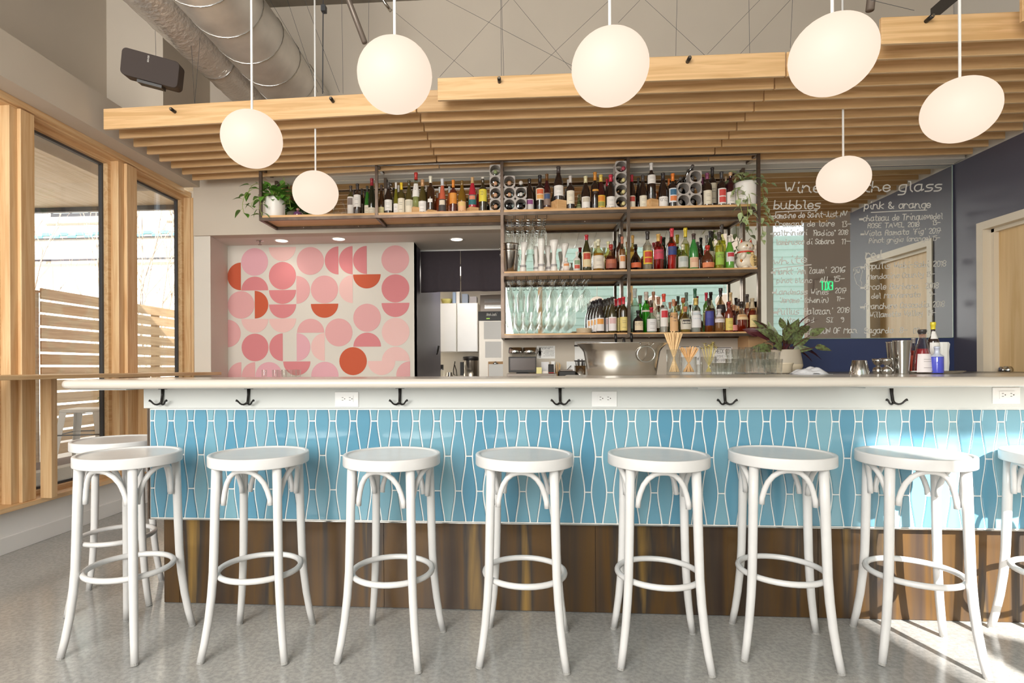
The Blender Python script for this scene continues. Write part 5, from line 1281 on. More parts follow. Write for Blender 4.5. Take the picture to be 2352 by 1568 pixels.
# strainer tumbler, jiggers, shakers, tray with bottles
ZB2 = 1.045
t = thing('mixing_cup', (PY(1974,861,2.95).x, 2.95, ZB2), 'sunlit upturned steel cup with a small ring handle', 'cup')
mb = MB(); mb.smooth = True; mb.lathe([(.046,0),(.045,.006),(.032,.070),(.030,.072),(.0003,.072)], 28, cap0=False); mb.build('cup', m_chrome, t, world=False)
mb = MB(); mb.smooth = True; mb.tube([(-.036,-.01,.056),(-.048,-.012,.040),(-.052,-.013,.018),(-.046,-.013,.008)], .003, 7); mb.build('handle', m_chrome, t, world=False)
def jig(px, Y, H, lb):
    t = thing('jigger', (PY(px,861,Y).x, Y, ZB2), lb, 'jigger', 'steel jiggers on the rear counter'); mb = MB(); mb.smooth = True
    mb.lathe([(.018*1,0),(.024,.012),(.0245,.024),(.022,.036),(.008,.046),(.008,.05),(.018,.060),(.026,.078),(.0268,.094),(.0255,.094),(.016,.062),(.0003,.056)], 28, cap0=True, cap1=False); o = mb.build('body', m_chrome, t, world=False); o.scale = (1,1,H/.094)
jig(2017, 2.99, .080, 'left bell jigger of the steel group'); jig(2037, 2.93, .082, 'front bell jigger of the steel group'); jig(2051, 3.03, .079, 'right bell jigger of the steel group')
def tin(px, Y, H, R, lb):
    t = thing('shaker_tin', (PY(px,858,Y).x, Y, ZB2), lb, 'cocktail shaker', 'steel shaker tins on the rear counter'); mb = MB(); mb.smooth = True
    mb.lathe([(.0003,.001),(R*.68,0),(R*.70,.004),(R*.97,H-.008),(R,H-.004),(R*.98,H),(R*.93,H-.004),(R*.66,.01),(.0003,.008)], 32); mb.build('tin', m_chrome, t, world=False)
tin(2056, 3.03, .170, .041, 'left tall steel shaker tin beside the jiggers'); tin(2072, 2.93, .172, .042, 'right tall steel shaker tin in front of the bottles')
t = thing('serving_tray', (PY(2140,858,2.98).x, 2.98, ZB2), 'oval metal tray under the bitters bottles', 'tray')
mb = MB(); mb.smooth = True; mb.lathe([(.0003,.004),(.120,.004),(.151,.014),(.157,.016),(.153,.012),(.120,0),(.0003,0)], 44, sy=.55); mb.build('tray', m_brush, t, world=False)
zt2 = ZB2+.005
def trayb(px, yt, w, Y, kind, *a, **k):
    p = PY(px, yt, Y); bottle_at((p.x, Y, zt2), p.z-zt2, w/2*Y/F_PX, kind, *a, group='bottles on the oval tray', **k)
trayb(2118, 757, 36, 2.94, 'co', '#ead8d8', '#d0404e', '#e6dddd', (.02,.44), '#3f3a3a', .90, desc='clear cone-necked bottle of red syrup with black cap', clear=True, name='syrup_bottle')
trayb(2143, 740, 22, 3.01, 'li', '#2a1a18', None, '#e9e6e2', (.10,.82), '#e3cf3c', .86, desc='bitters bottle with yellow cap and oversized paper wrap', name='bitters_bottle')
trayb(2152, 796, 24, 2.91, 'li', '#4a52c8', None, None, L1, '#c9cfe0', .62, desc='small cobalt blue spray bottle', name='spray_bottle')
trayb(2098, 776, 18, 3.02, 'bx', '#e8dcd6', '#c9432f', '#d2543a', (.05,.50), '#9a948e', .85, desc='slim clear bottle with orange label behind the syrup', clear=True, name='syrup_bottle')
p = PY(2146, 782, 3.03); t = thing('paper_wrap', (p.x+.03, 3.03, zt2), 'crumpled white paper bag behind the blue spray bottle', 'bag')
mb = MB(); mb.smooth = False; mb.lathe([(.038,0),(.042,.05),(.040,.11),(.045,.15),(.039,.16)], 11, cap1=False, sy=.6); mb.build('paper', m_paper, t, world=False)
# cardboard box standing against the navy wall
xa, xb = PY(1710,800,4.6).x, PY(1766,800,4.6).x
t = thing('cardboard_box', ((xa+xb)/2, 4.62, 1.0), 'tall kraft cardboard box with printed script beside the prayer plant', 'box')
zt3 = PY(1738,776,4.55).z
t.location.z = 1.04
MB().box(xa, xb, 4.52, 4.74, 1.04, max(zt3,1.33)-.0+0.02).build('carton', m_card, t, bevel=.003)
mb = MB(); fx = (xa+xb)/2
write(mb, 'Premium', 0, 0, .12, .03, lambda a, b: (fx+.03-b, 4.5185, 1.12+a), stroke=.003, slant=.3)
write(mb, 'Quality Wine', 0, 0, .15, .018, lambda a, b: (fx-.055-b, 4.5185, 1.10+a), stroke=.002)
pl = [(math.cos(a)*.016, math.sin(a)*.016+(.075 if math.sin(a) > 0 else -.075)) for a in [2*PI*i/24 for i in range(25)]]
ribbon(mb, pl, .003, lambda a, b: (fx+.02+a, 4.5185, 1.18+b)); mb.build('printing', m_ink, t)

# ---- work counter below the shelves
zc = 0.90
def wl(px, py, Y): return PY(px, py, Y)
t = thing('pos_terminal', (wl(1199,860,4.45).x, 4.45, zc), 'black point of sale screen on the till below the shelf', 'screen')
a = wl(1168,819,4.42); b = wl(1232,855,4.42)
MB().box(a.x, b.x, 4.42, 4.44, b.z, a.z).build('bezel', m_blackp, t, bevel=.004)
MB().box(a.x+.013, b.x-.008, 4.417, 4.421, b.z+.02, a.z-.012).build('display', pm('dark_display','#4a3a32',.25), t)
MB().box((a.x+b.x)/2-.05, (a.x+b.x)/2+.05, 4.44, 4.50, zc+.10, b.z+.06).build('stand', m_blackp, t)
a = wl(1164,858,4.40); b = wl(1279,858,4.40)
t = thing('cash_drawer', ((a.x+b.x)/2, 4.5, zc), 'flat dark till drawer under the black screen', 'cash drawer')
MB().box(a.x, b.x, 4.40, 4.70, zc, a.z).build('housing', m_hvac, t, bevel=.003); MB().box(a.x+.02, b.x-.02, 4.396, 4.402, zc+.03, a.z-.018).build('drawer_front', m_blackp, t)
t = thing('card_reader', (wl(1266,850,4.4).x, 4.42, a.z), 'small black card reader tilted on the till drawer', 'card reader')
mb = MB(); mb.prismX([(-.03,0),(.03,0),(.035,.02),(.005,.075),(-.006,.07)], -.022, .022); mb.build('body', m_blackp, t, world=False, bevel=.003)
mb = MB(); mb.tube([(-.02,-.032,.006),(.02,-.032,.006)], .003, 6); mb.build('red_light', pm('red_plastic','#d0473f',.4), t, world=False)
for i, (px, w, h, c, lb) in enumerate(((1238,12,.05,'#e8dc9a','small pad of yellow notes left of the card reader'),(1250,20,.02,'#f0e6dc','loose paper slips on the till drawer'),(1252,18,.095,'#e9e6e6','white receipt clips standing behind the slips'),(1270,8,.10,'#f1efec','thin white menus standing behind the card reader'))):
    p = wl(px, 850, 4.5+.05*i if i > 1 else 4.43+.03*i); k = 4.5/F_PX
    t = thing('paper_stack', (p.x, p.y, wl(1164,858,4.40).z), lb, 'paper'); MB().box(-w/2*k, w/2*k, -.015, .015, 0, h).build('sheets', pm('paper_%d' % i, c, .8), t, world=False)
t = thing('receipt_printer', (wl(1304,860,4.5).x, 4.5, zc), 'low dark receipt printer right of the till', 'printer')
a = wl(1284,852,4.45); b = wl(1322,852,4.45); MB().box(a.x, b.x, 4.45, 4.62, zc, a.z).build('body', m_blackp, t, bevel=.006); MB().box(a.x+.01, b.x-.02, 4.47, 4.60, a.z, a.z+.012).build('lid', m_hvac, t, bevel=.003)
t = thing('pencil_holder', (wl(1282,850,4.62).x, 4.62, zc), 'tan bundle of pencils in a cup beside the till', 'pencils')
mb = MB(); mb.lathe([(.022,0),(.024,.15)], 16); cupo = mb.build('cup', m_straw2, t, world=False)
mb = MB(); [mb.tube([(.006*math.cos(k),.006*math.sin(k),.1),(.02*math.cos(k),.02*math.sin(k),.21+.01*(k%3))], .003, 5) for k in range(8)]; mb.build('pencils', m_straw, t, world=False)
t = thing('pen_cup', (wl(1333,850,4.55).x, 4.55, zc), 'steel cup holding dark pens by the wine tub', 'pen cup')
mb = MB(); mb.smooth = True; mb.lathe([(.045,0),(.05,.20),(.047,.20)], 24, cap1=False); mb.build('cup', m_chrome, t, world=False)
mb = MB(); [mb.tube([(.02*math.cos(k),.02*math.sin(k),.05),(.036*math.cos(k),.036*math.sin(k),.23+.012*(k%3))], .004, 6) for k in range(9)]; mb.build('pens', m_blackp, t, world=False)
t = thing('wall_outlet', (wl(1311,845,4.74).x, 4.749, wl(1311,845,4.74).z), 'white wall outlet with a black cord plugged in', 'outlet')
MB().box(-.035,.035,-.006,0,-.057,.057).build('cover_plate', m_white, t, world=False, bevel=.002)
mb = MB(); mb.smooth = True; mb.tube([(0,-.006,.02),(0,-.02,.02),(-.03,-.05,-.01),(-.08,-.09,-.045),(-.10,-.10,-.09)], .003, 6); mb.build('power_cord', m_blackp, t, world=False)
for i, (px, lb) in enumerate(((1184,'steel lidded canister behind the till screen, left one'),(1217,'steel lidded canister behind the till screen, right one'))):
    Y = 4.66; p0 = wl(px, 811, Y); p1 = wl(px, 798, Y); R = 15.5*Y/F_PX
    t = thing('storage_canister', (p0.x, Y, zc), lb, 'canister', 'lidded canisters behind the till')
    mb = MB(); mb.smooth = True; mb.lathe([(.0003,0),(R*.96,0),(R*.96,p0.z-zc)], 30); mb.build('body', m_glass, t, world=False)
    mb = MB(); mb.smooth = True; mb.lathe([(R,p0.z-zc),(R*1.02,p0.z-zc+.004),(R*1.02,p1.z-zc),(.0003,p1.z-zc+.002)], 30, cap0=False); mb.build('lid', m_chrome, t, world=False)
# notices on the wall
def notice(x0, y0, x1, y1, lb, lines, border=False, Y=4.7485, wall=0.0015, extra=None, bg=None):
    a = wl(x0, y0, Y); b = wl(x1, y1, Y); t = thing('notice', ((a.x+b.x)/2, Y, b.z), lb, 'sign', 'paper notices on the wall below the shelf')
    MB().box(a.x, b.x, Y-.001, Y, b.z, a.z).build('sheet', bg or m_paper, t)
    mb = MB(); w = b.x-a.x; h = a.z-b.z; fm = lambda u, v: (a.x+u*w, Y-.0016, b.z+v*h)
    for txt, u0, u1, v, hh in lines: write(mb, txt, u0, v, u1-u0, hh, fm, stroke=hh*.13, smooth=False)
    if border:
        r = .06; pl = [(r,.02),(1-r,.02),(.98,.02+r),(.98,.98-r),(1-r,.98),(r,.98),(.02,.98-r),(.02,.02+r),(r,.02)]; ribbon(mb, pl, .02, fm)
    if extra: extra(mb, fm, t)
    mb.build('printing', m_ink, t)
def preg(mb, fm, t):
    for pl, w in (([(.17,.80),(.17,.74)],.10),([(.17,.68),(.17,.40)],.09),([(.17,.52),(.17,.30)],.14),([(.14,.30),(.14,.08)],.03),([(.20,.30),(.20,.08)],.03),([(.13,.64),(.03,.38)],.025),([(.21,.64),(.30,.52)],.025)): ribbon(mb, pl, w, fm)
notice(1233,794,1275,823,'Pregnancy and Alcohol Do Not Mix notice with a standing figure', [('Pregnancy & Alcohol',.12,.90,.86,.07),('DO NOT MIX',.27,.72,.74,.08),('Drinking alcoholic',.48,.95,.58,.05),('beverages including',.42,.95,.48,.05),('wine coolers and beer',.36,.95,.38,.05),('during pregnancy',.46,.95,.28,.05),('can cause birth defects',.36,.95,.18,.05)], extra=preg)
notice(1320,784,1384,868,'white licence sheet headed FULL ON-PREMISES SALES', [('OREGON LIQUOR CONTROL',.05,.95,.95,.022),('SERVICE PERMIT',.02,.50,.36,.03)], extra=lambda mb, fm, t: [ribbon(mb, [(.0,.885),(1,.885)], .045, fm), ribbon(mb, [(.0,.465),(.5,.465)], .045, fm)])
nb = MB(); a = wl(1320,784,4.7485); b = wl(1384,868,4.7485)
write(nb, 'FULL ON-PREMISES SALES', .17, .870, .66, .030, lambda u, v: (a.x+u*(b.x-a.x), 4.7463, b.z+v*(a.z-b.z)), stroke=.005, smooth=False)
lt = [o for o in bpy.data.objects if o.name.startswith('notice') and 'FULL ON' in o.get('label','')][0]; nb.build('headline', m_paper, lt)
notice(1560,795,1609,866,'framed notice half hidden behind the stirring straws', [('of',.85,.95,.55,.10)], border=True)
notice(1634,797,1682,866,'CHECK ID notice behind the dried flowers', [('CHECK ID',.10,.90,.80,.13),('ANYONE WHO',.14,.88,.66,.07),('LOOKS UNDER 26',.10,.90,.53,.08),('BEFORE SERVING',.08,.90,.38,.08),('ALCOHOL',.32,.70,.24,.07)], border=True)
# ================================================================== KITCHEN PASSAGE
yc = 5.50
a = wl(966,577,yc); 
t = thing('noren_curtain', (-0.57, yc, 1.81), 'charcoal split cloth curtain hanging in the kitchen doorway', 'curtain')
def cloth(x0, x1, zb0, zb1, ph):
    mb = MB(); n = 24; vs = []; fs = []; z1 = 2.268
    for j in range(13):
        for i in range(n+1):
            u = i/n; v = j/12; zb = zb0+(zb1-zb0)*u; y = yc+.010*math.sin(u*9+ph)*v+.004*math.sin(u*23+ph)*v
            vs.append((x0+(x1-x0)*u, y, z1+(zb-z1)*v))
    N = (n+1)*13; vs += [(x, y+.003, z) for x, y, z in vs]
    for j in range(12):
        for i in range(n): q = j*(n+1)+i; fs += [(q,q+1,q+n+2,q+n+1),(N+q,N+q+n+1,N+q+n+2,N+q+1)]
    fs += [(12*(n+1)+i, 12*(n+1)+i+1, N+12*(n+1)+i+1, N+12*(n+1)+i) for i in range(n)]
    mb.smooth = True; mb.add(vs, fs); return mb
zl = wl(968,672,yc); zm = wl(1058,669,yc); zr = wl(1149,668,yc)
cloth(-0.995, zm.x-.004, zl.z, zm.z, 0).build('left_panel', m_noren, t); cloth(zm.x+.004, XS-.002, zm.z, zr.z, 2).build('right_panel', m_noren, t)
mb = MB(); mb.smooth = True; mb.tube([(-1.0,yc+.002,2.272),(XS,yc+.002,2.272)], .008, 10); mb.build('rod', m_white, t)
# upper cabinets, counter, fridge
yk = 7.2
def kp_(x, y, Y=yk): return PY(x, y, Y)
a = kp_(975,697); b = kp_(1098,808)
def kcab(x0, x1, lb):
    t = thing('kitchen_cabinet', ((x0+x1)/2, yk, b.z), lb, 'cabinet', 'white wall cabinets in the kitchen')
    MB().box(x0, x1, yk, 7.6, b.z, a.z).build('body', m_wallw, t); MB().box(x0+.006, x1-.006, yk-.018, yk-.001, b.z+.006, a.z-.006).build('door', m_white, t, bevel=.003)
xm_ = kp_(1049,750).x
kcab(kp_(995,750).x, xm_, 'left white wall cabinet seen through the kitchen doorway'); kcab(xm_+.004, b.x, 'right white wall cabinet seen through the kitchen doorway')
ct = MB().box(-1.11, b.x+.02, 7.0, 7.59, .86, .90).build('kitchen_counter', m_brush); tag(ct, 'steel kitchen counter seen low through the doorway', 'countertop')
cb = MB().box(-1.10, b.x, 7.05, 7.59, 0, .86).build('kitchen_base_cabinet', m_white); tag(cb, 'white base cabinet under the kitchen counter', 'cabinet')
rndk = random.Random(8); zt4 = a.z
for i, (x0, x1, y0, c, lb) in enumerate(((988,994,676,'#e6e0da','white bag on the cabinet top, far left'),(995,1001,675,'#b98f6b','first brown box on the kitchen cabinet'),(1002,1008,676,'#a88060','second brown box on the kitchen cabinet'),(1041,1048,674,'#9fb3cf','blue and white box on the kitchen cabinet'),(1049,1057,672,'#e9e6e2','white carton on the kitchen cabinet'),(1062,1076,678,'#8b95a5','stack of blue grey tubs on the cabinet'),(1079,1096,684,'#9a9698','grey packet at the right of the cabinet top'))):
    p = kp_(x0, y0, 7.35); q = kp_(x1, y0, 7.35); t = thing('storage_box', ((p.x+q.x)/2, 7.35, zt4), lb, 'box', 'boxes on top of the kitchen cabinets')
    MB().box(p.x, q.x, 7.27, 7.43, zt4, p.z+.01).build('box', pm('kbox_%d' % i, c, .7), t, bevel=.006)
t, H = lathe_thing('mixing_bowl', 1026, 687, 696, 7.35, [(0,0),(9,0),(12,.6),(13,1),(12,1),(8,.1)], pm('yellow_bowl','#d9cf7e',.4), 'yellow mixing bowl on top of the left kitchen cabinet', 'bowl', z0=zt4)
# fridge with ice machine head
fx0 = kp_(1099,700,6.3).x
t = thing('refrigerator', ((fx0+XS)/2, 6.35, 0), 'tall kitchen refrigerator with a grey door covered in papers', 'refrigerator')
z_s = kp_(1110,735,6.3).z; z_t = kp_(1110,676,6.3).z
MB().box(fx0, XS-.002, 6.32, 7.0, 0, z_s).build('body', pm('fridge_grey','#c9c1b6',.4,.3), t, bevel=.004)
mb = MB(); mb.box(fx0+.018, XS-.002, 6.32, 7.0, z_s+.001, z_t); hd = mb.build('head_unit', m_hvac, t, bevel=.004)
mb = MB()
for q in range(7): mb.box(fx0+.07, XS-.003, 6.314, 6.319, z_t-.09+.006*q, z_t-.087+.006*q)
for q in range(7): mb.box(fx0+.07, XS-.003, 6.314, 6.319, z_t-.16+.006*q, z_t-.157+.006*q)
mb.build('vent_grille', m_chrome, hd)
zq = kp_(1110,715,6.3).z
nm = MB().box(fx0-.004, XS-.002, 6.30, 6.319, z_s-.005, zq).build('name_band', m_blackp, t, bevel=.002)
mb = MB(); write(mb, 'Hoshizaki', 0, 0, .12, .03, lambda u, v: (fx0+.09+u, 6.2985, (z_s+zq)/2+v), stroke=.004, slant=.3); mb.build('lettering', m_chalk, nm)
MB().box(fx0+.09, fx0+.13, 6.297, 6.2995, z_s+.012, z_s+.024).build('green_readout', pm('green_readout','#9fc84a',.5,emit=.4), nm)
for i, (x0, y0, x1, y1, lb) in enumerate(((1111,738,1151,778,'printed schedule taped highest on the refrigerator'),(1114,784,1151,821,'hand drawn calendar sheet in the middle of the refrigerator'))):
    p = kp_(x0, y0, 6.3); q = kp_(x1, y1, 6.3); o = MB().box(p.x, min(q.x,XS-.003), 6.316, 6.3195, q.z, p.z).build('taped_sheet', m_paper); tag(o, lb, 'paper', 'papers on the refrigerator')
p = kp_(1121,830,6.3); q = kp_(1151,868,6.3)
t = thing('clipboard', ((p.x+XS)/2, 6.31, q.z), 'brown clipboard with a white sheet hanging low on the refrigerator', 'clipboard')
MB().box(p.x, XS-.003, 6.312, 6.3195, q.z-.05, p.z).build('board', m_card, t); MB().box(p.x+.006, XS-.006, 6.309, 6.3115, q.z-.05, p.z-.03).build('sheet', m_paper, t)
mb = MB(); mb.smooth = True; mb.lathe([(.03,0),(.028,.012),(.012,.02),(.008,.03)], 16, c=(p.x+.085,6.302,p.z-.03), sy=.3); mb.build('clip', m_chrome, t)
# lever press, urn, kettle, pitcher
Yj = 6.55
ij = MB().box(-.98, -.56, 6.3, 6.95, .0, .92).build('prep_table', m_brush); tag(ij, 'small steel prep table in the kitchen passage', 'table')
t = thing('citrus_press', (kp_(993,865,Yj).x, Yj, .92), 'tall lever citrus press standing in the kitchen doorway', 'juicer')
def jz(y): return kp_(993,y,Yj).z-.92
mb = MB(); mb.smooth = True; mb.tube([(0,0,0),(0,0,jz(790))], .008, 10); mb.lathe([(.05,0),(.05,.015),(.02,.03)], 20); mb.build('post', m_chrome, t, world=False)
mb = MB(); mb.smooth = True; mb.lathe([(.034,jz(829)),(.022,jz(822)),(.01,jz(818))], 20); mb.build('cone', m_chrome, t, world=False)
mb = MB(); mb.box(-.034,.034,-.03,.03,jz(856),jz(842)); mb.box(-.012,.012,-.02,.02,jz(820),jz(808)); mb.smooth = True; mb.tube([(0,0,jz(813)),(.06,0,jz(813)),(.07,-.01,jz(806)),(.082,-.01,jz(794))], [.008,.008,.011,.012], 10); mb.lathe([(.0003,jz(785)),(.012,jz(787)),(.012,jz(790)),(.0003,jz(793))], 12); mb.build('lever', m_black, t, world=False)
t, H = lathe_thing('hot_water_urn', 1081, 826, 866, 7.15, [(0,0),(17,0),(17,.98),(17.5,1),(0,1)], m_brush, 'steel hot water urn with a dark lid on the kitchen counter', 'urn', z0=.90)
mb = MB(); mb.smooth = True; R = 17.6*7.15/F_PX; mb.lathe([(R,H-.01),(R*1.05,H+.01),(R*1.0,H+.04),(.0003,H+.05)], 28, cap0=False); mb.build('lid', m_black, t, world=False)
MB().box(-R-.035, -R+.005, -.02, .02, H*.3, H*.9).build('spigot_handle', m_blackp, t, world=False)
t, H = lathe_thing('coffee_carafe', 1013, 846, 866, 7.1, [(0,0),(8,0),(8,.8),(6,1),(0,1)], m_glass, 'clear coffee carafe beside the citrus press', 'carafe', z0=.90)
MB().box(-.02,.03,-.02,.02,H-.02,H+.05).build('dark_top', m_blackp, t, world=False)
t, H = lathe_thing('milk_pitcher', 1033, 855, 868, 7.1, [(0,0),(8,0),(8.5,.4),(6,.8),(6,1)], m_chrome, 'small steel milk pitcher left of the urn', 'pitcher', z0=.90)
p = kp_(1045,830,7.59); t = thing('hanging_cord', (p.x, 7.59, p.z), 'black power cord hanging from the kitchen outlet', 'cord')
mb = MB(); mb.smooth = True; mb.tube([(0,-.01,0),(0,-.03,-.02),(-.02,-.03,-.12),(-.015,-.03,-.18),(.03,-.03,-.2),(.02,-.03,-.12),(0,-.03,-.05)], .006, 6); mb.build('cord', m_blackp, t, world=False)

kl = thing('kitchen_fill_panel', (-.62, 6.62, ZS-.002), 'flat lit ceiling panel added to brighten the kitchen behind the curtain', 'ceiling light')  # unseen fixture, added with its lamp to brighten the kitchen
MB().box(-.86,-.38,6.3,6.95,ZS-.03,ZS-.001).build('frame', m_white, kl); MB().box(-.84,-.40,6.32,6.93,ZS-.032,ZS-.030).build('diffuser', pm('panel_lit','#fff4e8',.5,emit=1.5), kl)
area('kitchen_fill_lamp', (-.62, 6.62, ZS-.04), (0,0,-1), .44, .6, 6, (1,.95,.88))
# ================================================================== CEILING FITTINGS
m_dl = pm('downlight_lit', '#fff1e2', 0.5, emit=2.2)
for i, (px, py) in enumerate(((647,553),(778,549),(1049,550))):
    p = PZ(px, py, ZS-.003); t = thing('recessed_downlight', p, '%s recessed downlight in the low ceiling of the recess' % ['left','middle','right'][i], 'downlight', 'recessed downlights')
    mb = MB(); mb.smooth = True; mb.lathe([(.052,.002),(.066,-.003),(.068,.002)], 28, cap0=False, cap1=False); mb.build('trim_ring', m_white, t, world=False)
    mb = MB(); mb.lathe([(.0003,-.002),(.052,-.002)], 28, cap0=False, cap1=False); mb.build('lens', m_dl, t, world=False)
    d = bpy.data.lights.new('downlight_beam', 'SPOT'); d.energy = 2.0; d.spot_size = 2.1; d.spot_blend = .8; d.color = (1,.85,.72); d.shadow_soft_size = .05
    o = bpy.data.objects.new('downlight_beam', d); C.objects.link(o); o.location = p+Vector((0,0,-.02))
p = PZ(597, 553, ZS); t = thing('sprinkler_head', p, 'small fire sprinkler in the low ceiling left of the downlights', 'sprinkler')
mb = MB(); mb.smooth = True; mb.lathe([(.038,0),(.036,-.006),(.012,-.008)], 24, cap0=False, cap1=False); mb.build('escutcheon', m_chrome, t, world=False)
mb = MB(); mb.tube([(0,0,-.006),(0,0,-.035)], .005, 8); mb.lathe([(.018,-.035),(.018,-.037)], 16); mb.build('deflector', m_steel, t, world=False)

# ducts running above the slats towards the back wall
def duct(name, x, z, r, lb, foil):
    t = thing(name, (x, 2.2, z), lb, 'duct')
    mb = MB(); mb.smooth = True; n = 70; pts = [(x, 0.4+(4.74-0.4)*i/n, z) for i in range(n+1)]
    mb.tube(pts, [r*(1+(.02*math.sin(i*2.6) if foil else 0)) for i in range(n+1)], 40); mb.build('tube', m_foil if foil else m_duct, t)
    mb = MB(); mb.smooth = True
    if not foil:
        h = []; N = 14*26
        for i in range(N): a = 2*PI*i/26; h.append((x+(r+.002)*math.cos(a), 0.45+4.2*i/N, z+(r+.002)*math.sin(a)))
        mb.tube(h, .0038, 5); mb.build('spiral_seam', m_chrome, t)
    else:
        for y in (1.4, 2.9, 4.0): mb = MB(); mb.tube([(x+(r+.004)*math.cos(a), y, z+(r+.004)*math.sin(a)) for a in [2*PI*i/36 for i in range(36)]], .004, 5, closed=True); mb.build('band', m_chrome, t)
duct('spiral_duct', -1.87, 3.42, .225, 'large galvanised spiral duct running to the back wall upper left', False)
duct('flexible_duct', -2.28, 3.42, .145, 'crinkled foil covered duct left of the spiral duct', True)
t = thing('rear_duct', (1.5, -1.2, 3.60), 'galvanised duct across the room, seen in the shelf mirror', 'duct')
mb = MB(); mb.smooth = True; mb.tube([(-1.2+.27*i, -1.2, 3.60) for i in range(20)], .22, 32); mb.build('tube', m_duct, t)
mb = MB(); mb.smooth = True; mb.tube([(-1.15+.0125*i, -1.2+.222*math.cos(i*2*PI/26), 3.60+.222*math.sin(i*2*PI/26)) for i in range(400)], .004, 5); mb.build('spiral_seam', m_chrome, t)
# speaker
p = PX(345, 155, -2.62); p = PY(345, 156, 3.3)
t = thing('wall_speaker', p, 'black wall speaker tilted on a bracket high on the left', 'speaker')
t.rotation_euler = (math.radians(14), math.radians(7), math.radians(-24))
t.rotation_euler = (math.radians(12), math.radians(9), math.radians(20))
def rrect(w, h, r): return [(sx*(w-r)+r*math.cos(a), sz*(h-r)+r*math.sin(a)) for sx, sz, a0 in ((1,1,0),(-1,1,PI/2),(-1,-1,PI),(1,-1,1.5*PI)) for a in [a0+PI/2*i/6 for i in range(7)]]
MB().prismY(rrect(.162,.080,.028), .006, .12).build('cabinet', pm('speaker_black','#3a302d',.6), t, world=False, bevel=.006, seg=2)
MB().prismY(rrect(.162,.080,.028), -.004, .0058).build('grille', pm('speaker_grille','#3d332f',.8), t, world=False, bevel=.004)
mb = MB(); write(mb, 'SONOS', 0, 0, .040, .008, lambda u, v: (-.01-v, -.0052, .070-.04+u), stroke=.0014, smooth=False); mb.build('logo', m_chalk, t, world=False)
MB().box(-.07,.07,.01,.10,-.098,-.081).build('mount_foot', m_blackp, t, world=False); mb = MB(); mb.tube([(0,.12,-.05),(-.05,.5,.12),(-.1,.85,.2)], .018, 10); mb.build('wall_arm', m_blackp, t, world=False)
# suspension wires and conduit
def wire(a, b, lb, r=.0013, m=None):
    t = MB(); t.tube([a, b], r, 5); o = t.build('suspension_wire', m or m_dgrey); tag(o, lb, 'wire', 'thin wires holding the slat canopy')
i = 0
for (x0,y0,x1,y1,Y) in ((1152,0,1157,175,3.5),(1150,0,1152,178,3.6),(1720,0,1722,122,3.4),(1555,0,1552,128,3.6),(785,0,788,215,3.7),(847,10,845,210,3.8),(1025,0,1350,170,4.2),(1160,10,1010,176,4.2),(1180,0,1320,170,4.3),(895,18,1090,178,4.2),(1400,0,1215,175,4.25),(1482,0,1620,128,4.1),(1745,0,1625,124,4.1),(1815,0,1700,124,4.1),(700,0,780,212,3.7),(620,0,745,214,3.8),(1470,0,1420,52,4.1),(660,0,730,212,3.9),(355,0,358,130,3.6),(440,110,447,240,3.6),(456,130,447,240,3.6),(2000,0,2100,24,3.2),(1820,8,1815,110,3.5)):
    a = PY(x0, y0, Y); b = PY(x1, y1, Y); d = (b-a)
    tt = (ZC-a.z)/d.z if abs(d.z) > 1e-4 else 0; top = a+d*tt
    if top.x < -3.2 or top.x > 3.5: top = a
    wire(top, b, 'thin suspension wire above the slats, %s counting the drawn order from centre' % ordn(i) if False else 'thin steel wire rising from the slat canopy to the ceiling', ); i += 1
for x0,y0,x1,y1,Y,r,lb in ((785,-40,838,98,3.9,.020,'dark metal brace hanging from the ceiling right of the spiral duct'),(2005,-40,1998,24,3.3,.022,'grey pipe stub above the largest globe lamp')):
    a = PY(x0,y0,Y); b = PY(x1,y1,Y); mb = MB(); mb.smooth = True; d = b-a; mb.tube([a+d*((ZC-a.z)/d.z), b], r, 12); tag(mb.build('ceiling_brace', m_hvac), lb, 'brace')
a = PY(2215,-30,3.3); b = PY(2140,34,3.7); mb = MB(); mb.hexa(a, b, .02, .09); tag(mb.build('chalked_beam', m_black), 'dark steel angle with chalk marks above the right slats', 'beam')
mb = MB(); mb.smooth = True; mb.tube([PY(860,-30,4.2), PY(885,8,4.2), PY(898,26,4.25)], .012, 8); tag(mb.build('conduit', m_brush), 'thin bent conduit at the ceiling left of the second globe', 'conduit')
mb = MB(); mb.tube([PY(744,14,3.9)+Vector((0,0,ZC-PY(744,14,3.9).z)), PY(741,215,3.9)], .004, 6); mb.box(*[v for p_ in ((PY(739,22,3.9).x, PY(749,22,3.9).x),(3.88,3.92),(PY(744,28,3.9).z, PY(744,14,3.9).z)) for v in p_]); tag(mb.build('cable_grip', m_dgrey), 'cable grip and cord hanging left of the dark brace', 'cable')

# ================================================================== WINDOW LEDGE
def ledge():
    t = thing('window_ledge', (-2.85, 3.0, 1.03), 'long narrow wooden drink ledge along the side windows', 'ledge')
    MB().box(-3.03, -2.66, YR+.2, 4.74, 1.035, 1.06).build('top', m_firy, t, bevel=.003)
    for y in (PX(92,1000,-3.0).y, PX(326,900,-3.0).y-.05, 0.9): MB().box(-3.0, -2.925, y, y+.045, .2855, 1.0345).build('support', m_fir, t, bevel=.002)
ledge()

